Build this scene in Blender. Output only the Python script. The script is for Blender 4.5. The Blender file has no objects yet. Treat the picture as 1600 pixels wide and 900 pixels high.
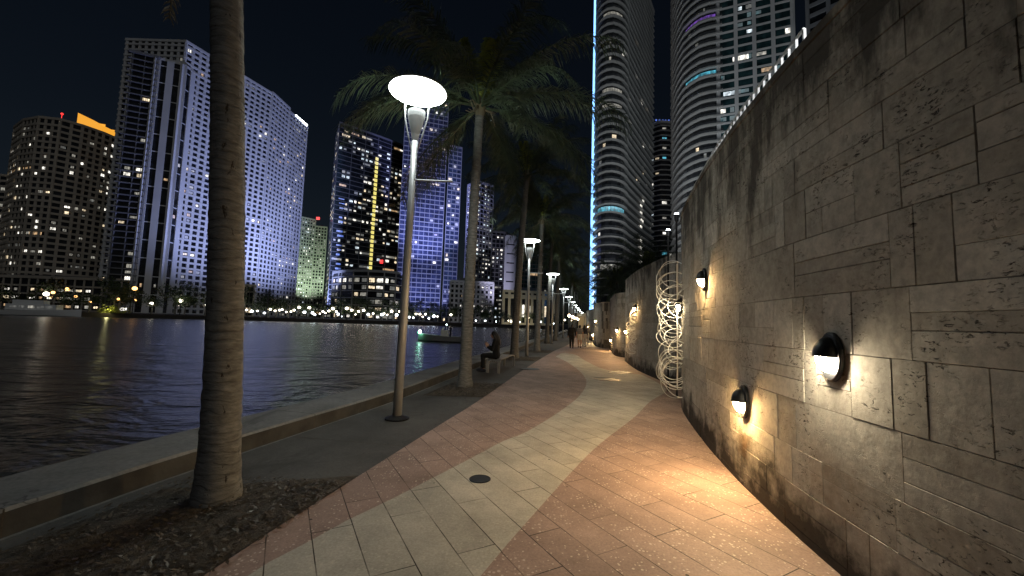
import bpy, bmesh, math, random
from mathutils import Vector, Matrix
R = math.radians
sc = bpy.context.scene
COL = sc.collection
rnd = random.Random(11)

# ------------------------------------------------------------------ camera
F, CH = 640.0, 1.7                     # focal length in photo pixels, eye height
PITCH, ROLL = math.atan(53 / 640.0), R(1.8)
cam_d = bpy.data.cameras.new('camera')
cam = bpy.data.objects.new('camera', cam_d); COL.objects.link(cam)
MC = Matrix.Rotation(R(90) + PITCH, 3, 'X') @ Matrix.Rotation(ROLL, 3, 'Z')
cam.matrix_world = Matrix.Translation((0, 0, CH)) @ MC.to_4x4()
cam_d.sensor_width = 36; cam_d.lens = 36 * F / 1600
cam_d.clip_start = 0.05; cam_d.clip_end = 8000
sc.camera = cam

# ------------------------------------------------------------------ night sky, moon-like sun, exposure
SUN_EL, SUN_FROM = 38, Vector((0.55, -0.83, 0)).normalized()      # from behind, right of the viewer
w = bpy.data.worlds.new('World'); sc.world = w; w.use_nodes = True
nt = w.node_tree; bg = nt.nodes['Background']
sky = nt.nodes.new('ShaderNodeTexSky'); sky.sky_type = 'NISHITA'; sky.sun_disc = False
sky.sun_elevation = R(SUN_EL); sky.sun_rotation = math.atan2(SUN_FROM.x, SUN_FROM.y)
sky.air_density = 1.0; sky.dust_density = 2.0; sky.ozone_density = 1.5
nt.links.new(sky.outputs[0], bg.inputs[0]); bg.inputs[1].default_value = 0.0020
sl = bpy.data.lights.new('moonlight', 'SUN'); sl.energy = 0.14; sl.angle = R(9); sl.color = (0.92, 0.96, 1.0)
so = bpy.data.objects.new('moonlight', sl); COL.objects.link(so)
dv = -(SUN_FROM * math.cos(R(SUN_EL)) + Vector((0, 0, math.sin(R(SUN_EL)))))
so.rotation_euler = dv.to_track_quat('-Z', 'Y').to_euler(); so.location = (60, -90, 90)
sc.view_settings.view_transform = 'Standard'; sc.view_settings.look = 'None'
sc.view_settings.exposure = 0.25; sc.view_settings.gamma = 1.0
sc.cycles.use_denoising = True
sc.cycles.max_bounces = 6; sc.cycles.sample_clamp_indirect = 4.0

def ray(px, py):
    return MC @ Vector(((px - 800) / F, -(py - 450) / F, -1.0))
def G(px, py, z=0.0):                   # point of the plane at height z seen there
    d = ray(px, py); t = (z - CH) / d.z
    return Vector((d.x * t, d.y * t, z))
def U(px, py, Y):                       # point at the depth Y
    d = ray(px, py); t = Y / d.y
    return Vector((d.x * t, Y, CH + d.z * t))

# ------------------------------------------------------------------ mesh helpers
class MB:
    def __init__(s): s.v = []; s.f = []; s.m = []; s.cur = 0; s.tone = []; s.t = 0.5
    def add(s, vs, fs):
        b = len(s.v); s.v += [tuple(p) for p in vs]; s.tone += [s.t] * len(vs)
        for f in fs: s.f.append([b + i for i in f]); s.m.append(s.cur)
    def quad(s, a, b, c, d): s.add([a, b, c, d], [(0, 1, 2, 3)])
    def box(s, c, size, rz=0.0, M=None):
        x, y, z = size[0] / 2, size[1] / 2, size[2] / 2
        vs = [Vector((i * x, j * y, k * z)) for k in (-1, 1) for j in (-1, 1) for i in (-1, 1)]
        Rm = M if M is not None else Matrix.Rotation(rz, 3, 'Z')
        s.add([Rm @ p + Vector(c) for p in vs],
              [(0, 2, 3, 1), (4, 5, 7, 6), (0, 1, 5, 4), (2, 6, 7, 3), (0, 4, 6, 2), (1, 3, 7, 5)])
    def tube(s, pts, r, n=8, cap=True, closed=False, rnd_cap=False):
        pts = [Vector(p) for p in pts]; k = len(pts)
        if not hasattr(r, '__len__'): r = [r] * k
        r = list(r)
        if rnd_cap and not closed:
            d0 = (pts[0] - pts[1]).normalized(); d1 = (pts[-1] - pts[-2]).normalized()
            a0, a1 = pts[0], pts[-1]; r0, r1 = r[0], r[-1]
            pts = [a0 + d0 * r0 * .97, a0 + d0 * r0 * .7] + pts + [a1 + d1 * r1 * .7, a1 + d1 * r1 * .97]
            r = [r0 * .25, r0 * .7] + r + [r1 * .7, r1 * .25]; k = len(pts)
        vs = []; ref = None
        for i, p in enumerate(pts):
            a = pts[(i - 1) % k] if (closed or i > 0) else p
            b = pts[(i + 1) % k] if (closed or i < k - 1) else p
            t = (b - a)
            t = t.normalized() if t.length > 1e-9 else Vector((0, 0, 1))
            if ref is None: ref = Vector((1, 0, 0)) if abs(t.x) < .8 else Vector((0, 1, 0))
            u = (ref - t * ref.dot(t)).normalized(); ref = u; vv = t.cross(u)
            for j in range(n):
                q = 2 * math.pi * j / n
                vs.append(p + (u * math.cos(q) + vv * math.sin(q)) * r[i])
        fs = []
        for i in range(k if closed else k - 1):
            i2 = (i + 1) % k
            for j in range(n):
                j2 = (j + 1) % n
                fs.append((i * n + j, i * n + j2, i2 * n + j2, i2 * n + j))
        if cap and not closed:
            fs.append(tuple(range(n - 1, -1, -1))); fs.append(tuple((k - 1) * n + j for j in range(n)))
        s.add(vs, fs)
    def lathe(s, prof, c=(0, 0, 0), n=24, cap=True, M=None):
        vs = []; c = Vector(c)
        for (r, z) in prof:
            for j in range(n):
                q = 2 * math.pi * j / n
                p = Vector((r * math.cos(q), r * math.sin(q), z))
                vs.append((M @ p if M else p) + c)
        fs = []
        for i in range(len(prof) - 1):
            for j in range(n):
                j2 = (j + 1) % n
                fs.append((i * n + j, i * n + j2, (i + 1) * n + j2, (i + 1) * n + j))
        if cap:
            fs.append(tuple(range(n - 1, -1, -1))); fs.append(tuple((len(prof) - 1) * n + j for j in range(n)))
        s.add(vs, fs)
    def ellipsoid(s, c, r, n=14, m=10, M=None, z0=-90, z1=90):
        prof = []
        for i in range(m + 1):
            a = R(z0 + (z1 - z0) * i / m)
            prof.append((max(math.cos(a), 1e-3), math.sin(a)))
        S = Matrix.Diagonal(Vector(r))
        s.lathe(prof, c, n, True, (M @ S) if M is not None else S)
    def prism(s, poly, z0, z1):
        n = len(poly)
        s.add([(p[0], p[1], z0) for p in poly] + [(p[0], p[1], z1) for p in poly],
              [tuple(range(n - 1, -1, -1)), tuple(range(n, 2 * n))] +
              [(i, (i + 1) % n, n + (i + 1) % n, n + i) for i in range(n)])
    def build(s, name, mats, parent=None, origin=None, smooth=False, tone=False):
        o0 = Vector(origin) if origin is not None else Vector((0, 0, 0))
        me = bpy.data.meshes.new(name)
        me.from_pydata([tuple(Vector(p) - o0) for p in s.v], [], s.f)
        if not isinstance(mats, (list, tuple)): mats = [mats]
        for m in mats: me.materials.append(m)
        if len(mats) > 1: me.polygons.foreach_set('material_index', s.m)
        if smooth: me.polygons.foreach_set('use_smooth', [True] * len(me.polygons))
        if tone:
            a = me.attributes.new('tone', 'FLOAT', 'POINT'); a.data.foreach_set('value', s.tone)
        me.update()
        o = bpy.data.objects.new(name, me); COL.objects.link(o)
        if parent is not None: o.parent = parent
        elif origin is not None: o.location = o0
        return o

def tag(o, label=None, cat=None, group=None, kind=None):
    if label: o['label'] = label
    if cat: o['category'] = cat
    if group: o['group'] = group
    if kind: o['kind'] = kind
    return o
def thing(name, label, cat, loc=(0, 0, 0), rz=0.0, group=None):
    o = bpy.data.objects.new(name, None); COL.objects.link(o)
    o.location = loc; o.rotation_euler = (0, 0, rz); o.empty_display_size = .2
    return tag(o, label, cat, group)
def copy_tree(o, kids, parent=None):
    c = o.copy(); COL.objects.link(c)
    if parent is not None: c.parent = parent
    for ch in kids.get(o.name, []): copy_tree(ch, kids, c)
    return c
def kids_of(root):
    d = {}
    for o in COL.objects:
        if o.parent is not None: d.setdefault(o.parent.name, []).append(o)
    return d
def catmull(pts, step=0.25):
    P = [Vector((p[0], p[1])) for p in pts]; P = [P[0] * 2 - P[1]] + P + [P[-1] * 2 - P[-2]]
    out = []
    for i in range(1, len(P) - 2):
        a, b, c, d = P[i - 1:i + 3]; n = max(1, int((c - b).length / step))
        for k in range(n):
            t = k / n
            out.append(.5 * ((2 * b) + (c - a) * t + (2 * a - 5 * b + 4 * c - d) * t * t + (3 * b - a - 3 * c + d) * t ** 3))
    out.append(P[-2]); return out

# ------------------------------------------------------------------ materials
def NT(name):
    m = bpy.data.materials.new(name); m.use_nodes = True
    return m, m.node_tree, m.node_tree.nodes['Principled BSDF']
def nd(t, kind, **kw):
    n = t.nodes.new(kind)
    for k, v in kw.items(): setattr(n, k, v)
    return n
def ramp(t, src, stops, interp='LINEAR'):
    n = nd(t, 'ShaderNodeValToRGB'); n.color_ramp.interpolation = interp
    e = n.color_ramp.elements
    while len(e) < len(stops): e.new(0.5)
    for i, (p, c) in enumerate(stops):
        e[i].position = p; e[i].color = (c, c, c, 1) if not hasattr(c, '__len__') else (*c, 1)
    t.links.new(src, n.inputs[0]); return n
def mixc(t, fac, a, b, mode='MIX'):
    n = nd(t, 'ShaderNodeMix', data_type='RGBA', blend_type=mode)
    for sock, v in ((n.inputs[0], fac), (n.inputs[6], a), (n.inputs[7], b)):
        if hasattr(v, 'type') and hasattr(v, 'node'): t.links.new(v, sock)
        elif hasattr(v, '__len__'): sock.default_value = (*v, 1)
        else: sock.default_value = v
    return n.outputs[2]
def math_(t, op, a, b=None):
    n = nd(t, 'ShaderNodeMath', operation=op)
    for i, v in enumerate((a, b)):
        if v is None: continue
        if hasattr(v, 'node'): t.links.new(v, n.inputs[i])
        else: n.inputs[i].default_value = v
    return n.outputs[0]
def noise(t, co, scale, detail=4, rough=.55, dist=0.0):
    n = nd(t, 'ShaderNodeTexNoise'); n.inputs['Scale'].default_value = scale
    n.inputs['Detail'].default_value = detail; n.inputs['Roughness'].default_value = rough; n.inputs['Distortion'].default_value = dist
    if co is not None: t.links.new(co, n.inputs['Vector'])
    return n.outputs['Fac']
def mapping(t, co, scale=(1, 1, 1), rot=(0, 0, 0)):
    n = nd(t, 'ShaderNodeMapping'); t.links.new(co, n.inputs[0])
    n.inputs['Scale'].default_value = scale; n.inputs['Rotation'].default_value = rot
    return n.outputs[0]
def bump(t, h, p, strength=.4, dist=.02):
    b = nd(t, 'ShaderNodeBump'); b.inputs['Strength'].default_value = strength; b.inputs['Distance'].default_value = dist
    t.links.new(h, b.inputs['Height']); t.links.new(b.outputs[0], p.inputs['Normal']); return b
def basic(name, col, rough=.6, metal=0.0, var=.25, scale=6.0, bmp=.15, spec=.5):
    m, t, p = NT(name); co = nd(t, 'ShaderNodeTexCoord').outputs['Object']
    n = noise(t, co, scale)
    lo = tuple(c * (1 - var) for c in col); hi = tuple(min(1, c * (1 + var)) for c in col)
    r = ramp(t, n, [(.3, lo), (.7, hi)])
    t.links.new(r.outputs[0], p.inputs['Base Color']); p.inputs['Roughness'].default_value = rough
    p.inputs['Metallic'].default_value = metal; p.inputs['Specular IOR Level'].default_value = spec
    if bmp: bump(t, noise(t, co, scale * 6), p, bmp, .01)
    return m
def emit(name, col, strength, sample=False):
    m, t, p = NT(name)
    p.inputs['Base Color'].default_value = (.6, .6, .6, 1)
    p.inputs['Emission Color'].default_value = (*col, 1); p.inputs['Emission Strength'].default_value = strength
    p.inputs['Roughness'].default_value = .3
    if name.startswith('lit_window'):
        co = nd(t, 'ShaderNodeTexCoord').outputs['Object']
        n1 = ramp(t, noise(t, mapping(t, co, (1, 1, .7)), .9, 3, .7), [(.36, .18), (.5, .8), (.68, 1.7)]).outputs[0]
        sx = nd(t, 'ShaderNodeSeparateXYZ'); t.links.new(co, sx.inputs[0])
        fold = math_(t, 'MULTIPLY', math_(t, 'ADD', math_(t, 'SINE', math_(t, 'MULTIPLY', math_(t, 'ADD', sx.outputs['X'], sx.outputs['Y']), 5.5)), 2.2), .36)
        t.links.new(math_(t, 'MULTIPLY', math_(t, 'MULTIPLY', n1, fold), strength * 1.25), p.inputs['Emission Strength'])
    m.cycles.emission_sampling = 'AUTO' if sample else 'NONE'
    return m

M = {}
def concrete_mat(name, col):
    m, t, p = NT(name); co = nd(t, 'ShaderNodeTexCoord').outputs['Object']
    c = mixc(t, 1.0, col, ramp(t, noise(t, co, .8, 6, .65), [(.3, .55), (.7, 1.35)]).outputs[0], 'MULTIPLY')
    c = mixc(t, 1.0, c, ramp(t, noise(t, co, 25, 4, .7), [(.3, .75), (.7, 1.2)]).outputs[0], 'MULTIPLY')
    st = ramp(t, noise(t, mapping(t, co, (1.2, .5, 1)), 1.4, 5, .7, .6), [(.56, 0), (.66, .6)]).outputs[0]
    c = mixc(t, st, c, tuple(x * .35 for x in col))
    v = nd(t, 'ShaderNodeTexVoronoi', feature='DISTANCE_TO_EDGE'); v.inputs['Scale'].default_value = .45
    wv = nd(t, 'ShaderNodeVectorMath', operation='ADD'); nz = nd(t, 'ShaderNodeTexNoise'); nz.inputs['Scale'].default_value = 3
    t.links.new(co, nz.inputs['Vector']); t.links.new(co, wv.inputs[0]); t.links.new(nz.outputs['Color'], wv.inputs[1]); t.links.new(wv.outputs[0], v.inputs['Vector'])
    cr = ramp(t, v.outputs['Distance'], [(0, .8), (.004, 0)]).outputs[0]
    c = mixc(t, cr, c, tuple(x * .2 for x in col))
    t.links.new(c, p.inputs['Base Color']); p.inputs['Roughness'].default_value = .85
    bump(t, noise(t, co, 40, 5, .7), p, .5, .006)
    return m
M['concrete'] = concrete_mat('concrete', (.066, .066, .065))
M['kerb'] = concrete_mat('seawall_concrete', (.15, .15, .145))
M['kerb_face'] = basic('shaded_stained_seawall_face', (.042, .041, .038), .9, 0, .4, 3.0, .4)  # stain plus the inner face's shade, both put into this dark colour
M['soil'] = basic('soil', (.05, .042, .033), .95, 0, .5, 9, .8)
M['black_metal'] = basic('black_metal', (.015, .015, .016), .45, .3, .3, 12, .05)
M['lamp_metal'] = basic('painted_lamp_metal', (.33, .34, .35), .4, .25, .08, 8, .03)
M['white_metal'] = basic('white_painted_metal', (.78, .78, .75), .45, 0, .08, 10, .03)
M['bench'] = basic('pale_bench_paint', (.22, .22, .215), .5, 0, .12, 6, .05)
M['skin'] = basic('skin', (.42, .25, .18), .55, 0, .1, 20, .02)
M['black_cloth'] = basic('black_cloth', (.006, .006, .007), .95, 0, .3, 20, .2)
M['grey_cloth'] = basic('grey_cloth', (.16, .16, .17), .9, 0, .2, 20, .2)
M['white_cloth'] = basic('pale_cloth', (.5, .48, .46), .9, 0, .1, 20, .2)
M['dark_cloth'] = basic('dark_cloth', (.03, .03, .04), .9, 0, .3, 20, .2)
M['hair'] = basic('dark_hair', (.012, .009, .007), .5, 0, .3, 40, .3)
M['hull'] = basic('boat_hull', (.3, .31, .33), .35, 0, .1, 2, .02)
M['gold'] = None

def wall_mat():
    m, t, p = NT('coral_stone'); co = nd(t, 'ShaderNodeTexCoord').outputs['Object']
    tone = nd(t, 'ShaderNodeAttribute', attribute_name='tone').outputs['Fac']
    base = ramp(t, tone, [(0, (.40, .36, .295)), (.5, (.485, .44, .365)), (1, (.56, .515, .435))]).outputs[0]
    big = ramp(t, noise(t, co, .9, 5, .6), [(.3, .72), (.7, 1.15)]).outputs[0]
    c = mixc(t, 1.0, base, big, 'MULTIPLY')
    fine = ramp(t, noise(t, co, 14, 6, .7), [(.25, .62), (.65, 1.12)]).outputs[0]
    c = mixc(t, 1.0, c, fine, 'MULTIPLY')
    # fossil pits: clustered short horizontal cavities
    pc = mapping(t, co, (1, 1, 2.2))
    pn = noise(t, pc, 20, 6, .76, .7)
    clus = ramp(t, noise(t, co, 2.6, 3, .6), [(.47, 0), (.60, 1)]).outputs[0]
    pits = math_(t, 'MULTIPLY', ramp(t, pn, [(.56, 0), (.60, 1)]).outputs[0], clus)
    c = mixc(t, pits, c, (.045, .036, .027))
    # mould: at the foot, and streaks under the top
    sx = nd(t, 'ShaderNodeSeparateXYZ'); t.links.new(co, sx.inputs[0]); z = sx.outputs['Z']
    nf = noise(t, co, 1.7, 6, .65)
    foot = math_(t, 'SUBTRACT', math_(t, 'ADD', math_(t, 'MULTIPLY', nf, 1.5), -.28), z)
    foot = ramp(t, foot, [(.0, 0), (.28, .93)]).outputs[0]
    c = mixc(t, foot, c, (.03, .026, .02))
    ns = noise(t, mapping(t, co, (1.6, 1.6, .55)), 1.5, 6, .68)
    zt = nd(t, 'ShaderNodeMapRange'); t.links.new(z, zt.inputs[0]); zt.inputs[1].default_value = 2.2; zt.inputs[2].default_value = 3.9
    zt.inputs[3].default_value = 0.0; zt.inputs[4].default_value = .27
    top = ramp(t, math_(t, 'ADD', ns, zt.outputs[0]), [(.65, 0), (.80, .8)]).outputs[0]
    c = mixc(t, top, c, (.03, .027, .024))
    rust = ramp(t, noise(t, co, 1.1, 4, .6), [(.6, 0), (.72, .45)]).outputs[0]
    rf = nd(t, 'ShaderNodeMapRange'); t.links.new(z, rf.inputs[0]); rf.inputs[1].default_value = 1.1; rf.inputs[2].default_value = .3
    c = mixc(t, math_(t, 'MULTIPLY', rust, rf.outputs[0]), c, (.26, .13, .04))
    t.links.new(c, p.inputs['Base Color']); p.inputs['Roughness'].default_value = .9; p.inputs['Specular IOR Level'].default_value = .2
    h = math_(t, 'SUBTRACT', math_(t, 'MULTIPLY', noise(t, co, 30, 5, .7), .35), math_(t, 'MULTIPLY', pits, 1.0))
    h = math_(t, 'ADD', h, math_(t, 'MULTIPLY', noise(t, co, 5, 3), .9))
    bump(t, h, p, .65, .012)
    return m
M['coral'] = wall_mat()
M['mortar'] = basic('dark_mortar', (.13, .11, .085), .95, 0, .4, 8, .3)

def paving_mat(name, col, fleck, fl_amt):
    m, t, p = NT(name); co = nd(t, 'ShaderNodeTexCoord').outputs['Object']
    rc = mapping(t, co, rot=(0, 0, R(61)))
    wob = nd(t, 'ShaderNodeVectorMath', operation='ADD')
    b = nd(t, 'ShaderNodeTexBrick'); b.offset = .37; b.offset_frequency = 2; b.squash = 1.0; b.squash_frequency = 2
    t.links.new(rc, b.inputs['Vector'])
    b.inputs['Color1'].default_value = (.88, .88, .88, 1); b.inputs['Color2'].default_value = (1.06, 1.06, 1.06, 1)
    b.inputs['Mortar'].default_value = (1, 1, 1, 1); b.inputs['Scale'].default_value = 1.0
    b.inputs['Mortar Size'].default_value = .0045; b.inputs['Mortar Smooth'].default_value = .15
    b.inputs['Bias'].default_value = 0; b.inputs['Brick Width'].default_value = 1.22; b.inputs['Row Height'].default_value = .305
    c = mixc(t, 1.0, col, b.outputs['Color'], 'MULTIPLY')
    c = mixc(t, 1.0, c, ramp(t, noise(t, co, 1.6, 5, .65), [(.3, .68), (.7, 1.12)]).outputs[0], 'MULTIPLY')
    c = mixc(t, 1.0, c, ramp(t, noise(t, co, 60, 3, .6), [(.3, .82), (.7, 1.12)]).outputs[0], 'MULTIPLY')
    v = nd(t, 'ShaderNodeTexVoronoi'); v.inputs['Scale'].default_value = 34; t.links.new(mapping(t, co, (1, 1, 1)), v.inputs['Vector'])
    thr = math_(t, 'MULTIPLY', ramp(t, nd_sep(t, v.outputs['Color']), [(.3, 0), (.95, .42)]).outputs[0], ramp(t, noise(t, co, 2.2, 3), [(.35, .4), (.6, 1)]).outputs[0])
    fl = math_(t, 'LESS_THAN', v.outputs['Distance'], thr)
    c = mixc(t, math_(t, 'MULTIPLY', fl, fl_amt), c, fleck)
    # worn chewing-gum spots and grime
    v2 = nd(t, 'ShaderNodeTexVoronoi'); v2.inputs['Scale'].default_value = 2.1; t.links.new(co, v2.inputs['Vector'])
    sp = math_(t, 'LESS_THAN', v2.outputs['Distance'], .028)
    c = mixc(t, math_(t, 'MULTIPLY', sp, .85), c, (.02, .018, .016))
    jv = ramp(t, noise(t, co, 1.9, 3), [(.36, .35), (.55, 1)]).outputs[0]
    c = mixc(t, math_(t, 'MULTIPLY', b.outputs['Fac'], jv), c, (.03, .025, .02))
    t.links.new(c, p.inputs['Base Color']); p.inputs['Roughness'].default_value = .72; p.inputs['Specular IOR Level'].default_value = .3
    h = math_(t, 'SUBTRACT', math_(t, 'MULTIPLY', noise(t, co, 70, 4), .25), b.outputs['Fac'])
    bump(t, h, p, .6, .008)
    return m
def nd_sep(t, s):
    n = nd(t, 'ShaderNodeSeparateColor'); t.links.new(s, n.inputs[0]); return n.outputs[0]
M['terracotta'] = paving_mat('terracotta_paving', (.33, .238, .205), (.64, .54, .46), .65)
M['beige'] = paving_mat('beige_paving', (.455, .435, .38), (.6, .56, .46), .35)

def water_mat():
    m, t, p = NT('dark_water'); co = nd(t, 'ShaderNodeTexCoord').outputs['Object']
    p.inputs['Base Color'].default_value = (.05, .052, .053, 1); p.inputs['Roughness'].default_value = .27
    p.inputs['IOR'].default_value = 1.33; p.inputs['Specular IOR Level'].default_value = .6
    a = noise(t, mapping(t, co, (.55, 1.0, 1), (0, 0, R(12))), .55, 4, .55, .4)
    b = noise(t, mapping(t, co, (.8, 1.3, 1), (0, 0, R(-15))), 2.3, 3, .5, .3)
    h = math_(t, 'ADD', math_(t, 'MULTIPLY', a, 1.0), math_(t, 'MULTIPLY', b, .13))
    bump(t, h, p, 1.0, .34)
    return m
M['water'] = water_mat()

def trunk_mat():
    m, t, p = NT('palm_bark'); co = nd(t, 'ShaderNodeTexCoord').outputs['Object']
    n = noise(t, mapping(t, co, (3, 3, 10)), 2.5, 6, .7)
    c = ramp(t, n, [(.3, (.07, .069, .064)), (.55, (.145, .142, .132)), (.75, (.23, .225, .21))]).outputs[0]
    sx = nd(t, 'ShaderNodeSeparateXYZ'); t.links.new(co, sx.inputs[0])
    zz = math_(t, 'ADD', math_(t, 'MULTIPLY', sx.outputs['Z'], 11.0), math_(t, 'MULTIPLY', noise(t, co, 3, 3), 2.0))
    ring = math_(t, 'FRACT', zz)
    rr = ramp(t, ring, [(0, .45), (.16, 1), (.8, 1), (1, .6)]).outputs[0]
    vis = ramp(t, noise(t, co, 2.2, 2), [(.4, .15), (.62, .8)]).outputs[0]
    c = mixc(t, vis, c, mixc(t, 1.0, c, rr, 'MULTIPLY'))
    sp = ramp(t, noise(t, mapping(t, co, (1, 1, .45)), 13, 4, .7), [(.64, 0), (.69, 1)]).outputs[0]
    c = mixc(t, sp, c, (.03, .025, .02))
    t.links.new(c, p.inputs['Base Color']); p.inputs['Roughness'].default_value = .9
    h = math_(t, 'ADD', math_(t, 'MULTIPLY', rr, .6), math_(t, 'MULTIPLY', n, .9))
    bump(t, math_(t, 'SUBTRACT', h, sp), p, .8, .02)
    return m
M['bark'] = trunk_mat()
def leaf_mat(name, col):
    m, t, p = NT(name); co = nd(t, 'ShaderNodeTexCoord').outputs['Object']
    c = ramp(t, noise(t, co, 2.5, 4), [(.3, tuple(x * .6 for x in col)), (.7, tuple(x * 1.35 for x in col))]).outputs[0]
    t.links.new(c, p.inputs['Base Color']); p.inputs['Roughness'].default_value = .45
    p.inputs['Transmission Weight'].default_value = 0
    tr = nd(t, 'ShaderNodeBsdfTranslucent'); t.links.new(c, tr.inputs[0])
    mx = nd(t, 'ShaderNodeMixShader'); mx.inputs[0].default_value = .3
    out = t.nodes['Material Output']
    t.links.new(p.outputs[0], mx.inputs[1]); t.links.new(tr.outputs[0], mx.inputs[2]); t.links.new(mx.outputs[0], out.inputs[0])
    return m
M['frond'] = leaf_mat('palm_frond', (.062, .084, .045))
M['young_frond'] = leaf_mat('young_palm_frond', (.30, .33, .07))
M['dry_frond'] = leaf_mat('dry_palm_frond', (.16, .13, .08))
M['leaves'] = leaf_mat('tree_leaves', (.045, .07, .025))
M['litter'] = leaf_mat('dry_leaf_litter', (.085, .068, .047))
M['mulch'] = basic('mulch', (.05, .042, .033), .95, 0, .55, 14, .9)

def facade(name, col, rough=.7): return basic(name, col, rough, 0, .1, .08, 0)
def glass(name, col):
    m, t, p = NT(name); co = nd(t, 'ShaderNodeTexCoord').outputs['Object']
    r = ramp(t, noise(t, mapping(t, co, (.3, .3, .3)), 1.0, 2), [(.35, tuple(c * .5 for c in col)), (.65, tuple(c * 1.5 for c in col))]).outputs[0]
    t.links.new(r, p.inputs['Base Color']); p.inputs['Roughness'].default_value = .12; p.inputs['IOR'].default_value = 1.5
    return m
M['glass'] = glass('dark_window_glass', (.018, .02, .024))
M['blue_glass'] = glass('blue_window_glass', (.05, .06, .10))
M['teal_glass'] = glass('teal_window_glass', (.02, .05, .055))
M['f_white'] = facade('white_render_facade', (.62, .62, .62))
M['f_tan'] = facade('tan_render_facade', (.45, .40, .33))
M['f_grey'] = facade('grey_concrete_facade', (.36, .36, .35))
M['f_dark'] = facade('dark_metal_facade', (.15, .15, .16))
M['f_mid'] = facade('mid_grey_facade', (.2, .2, .21))
M['f_cream'] = facade('cream_stone_facade', (.55, .5, .38))
M['f_green'] = facade('pale_green_facade', (.42, .46, .38))
M['roof'] = facade('roof_felt', (.12, .12, .12))
E = dict(
    warm=emit('lit_window_warm', (1, .80, .52), .85), warmdim=emit('lit_window_amber', (1, .62, .30), .42),
    white=emit('lit_window_white', (1, .95, .84), 1.15), dim=emit('lit_window_dim', (.95, .9, .75), .24),
    faint=emit('lit_window_faint', (.85, .85, .75), .09),
    cool=emit('lit_window_cool', (.8, .93, 1), .75), teal=emit('lit_window_teal', (.1, .6, .8), .5), tealdim=emit('lit_window_teal_dim', (.12, .35, .4), .14),
    purple=emit('lit_window_purple', (.35, .12, .9), .35), blue=emit('lit_window_blue', (.12, .25, 1), .5),
    orange=emit('orange_crown_light', (1, .42, .02), .75), yellow=emit('yellow_stair_light', (1, .85, .2), .75),
    red=emit('red_beacon_light', (1, .03, .03), 1.3), led=emit('blue_led_light', (.2, .48, 1), 2.2), ledw=emit('white_led_light', (.65, .84, 1), 2.4),
    bulb=emit('shore_bulb', (1, .9, .72), 9.0), bulbo=emit('amber_bulb', (1, .5, .15), 4.0), bulbc=emit('cool_bulb', (.85, .95, 1), 9.0),
    disc=emit('lamp_disc_light', (.89, .97, .92), 36.0, True), up=emit('lamp_uplight', (.85, 1.0, .92), 1300.0, True),
    lens=emit('sconce_lens_light', (1, .86, .62), 340.0, True), lens_s=emit('warm_sconce_lens_light', (1, .80, .5), 420.0, True), lens_o=emit('amber_sconce_lens_light', (1, .63, .27), 850.0, True),
    nav=emit('green_navigation_light', (.15, 1, .45), 25.0, True), boatw=emit('white_boat_light', (.75, 1, .92), 22.0, True),
    far=emit('plaza_lamp_light', (1, .74, .42), 16.0, True))

# ------------------------------------------------------------------ the setting: water, land, promenade
KERB = [(-4.9, -14), (-4.35, -4), (-4.12, 0), (-3.69, 3.15), (-3.2, 5.38), (-2.36, 8.6), (-1.76, 11.9), (-.3, 20), (2.2, 34), (5.0, 48.7), (11.2, 82), (18.3, 118), (36, 206)]
kerb = catmull(KERB, 1.0)
def kerb_x(y):
    for a, b in zip(kerb, kerb[1:]):
        if a.y <= y <= b.y: return a.x + (b.x - a.x) * (y - a.y) / (b.y - a.y)
    return kerb[-1].x
b = MB(); b.quad((-4000, -400, -1.3), (4000, -400, -1.3), (4000, 4000, -1.3), (-4000, 4000, -1.3))
tag(b.build('water', M['water']), kind='structure')
b = MB()
for a, c in zip(kerb, kerb[1:]):
    b.quad((a.x, a.y, 0), (900, a.y, 0), (900, c.y, 0), (c.x, c.y, 0))
b.quad((36, 206, 0), (900, 206, 0), (900, 3500, 0), (36, 3500, 0))
tag(b.build('ground', M['concrete']), kind='structure')
# far bank on the other side of the river
SHORE = [(-2500, -300), (-420, 90), (-160, 150), (-88, 190), (-15, 203), (35.5, 206)]
def shore_y(x):
    for a, c in zip(SHORE, SHORE[1:]):
        if a[0] <= x <= c[0]: return a[1] + (c[1] - a[1]) * (x - a[0]) / (c[0] - a[0])
    return 206.0
b = MB(); b.prism(SHORE + [(35.5, 3500), (-2500, 3500)], -2, .3)
tag(b.build('far_bank', M['soil']), kind='structure')
# seawall with a broad kerb
b = MB(); KW, KH = .8, .21
def side(pts, off):
    out = []
    for i, p in enumerate(pts):
        t = (pts[min(i + 1, len(pts) - 1)] - pts[max(i - 1, 0)]).normalized()
        out.append(Vector((p.x - t.y * off, p.y + t.x * off)))
    return out
k0, k1 = kerb, side(kerb, KW)
for i in range(len(kerb) - 1):
    a, c, d, e = k0[i], k0[i + 1], k1[i + 1], k1[i]
    a2, c2 = [p + (q - p).normalized() * .025 for p, q in ((a, e), (c, d))]
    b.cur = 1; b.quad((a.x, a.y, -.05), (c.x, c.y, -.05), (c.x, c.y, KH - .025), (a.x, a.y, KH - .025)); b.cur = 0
    b.quad((a.x, a.y, KH - .025), (c.x, c.y, KH - .025), (c2.x, c2.y, KH), (a2.x, a2.y, KH))
    b.quad((a2.x, a2.y, KH), (c2.x, c2.y, KH), (d.x, d.y, KH), (e.x, e.y, KH))
    b.quad((e.x, e.y, KH), (d.x, d.y, KH), (d.x, d.y, -3), (e.x, e.y, -3))
b.cur = 2
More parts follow.
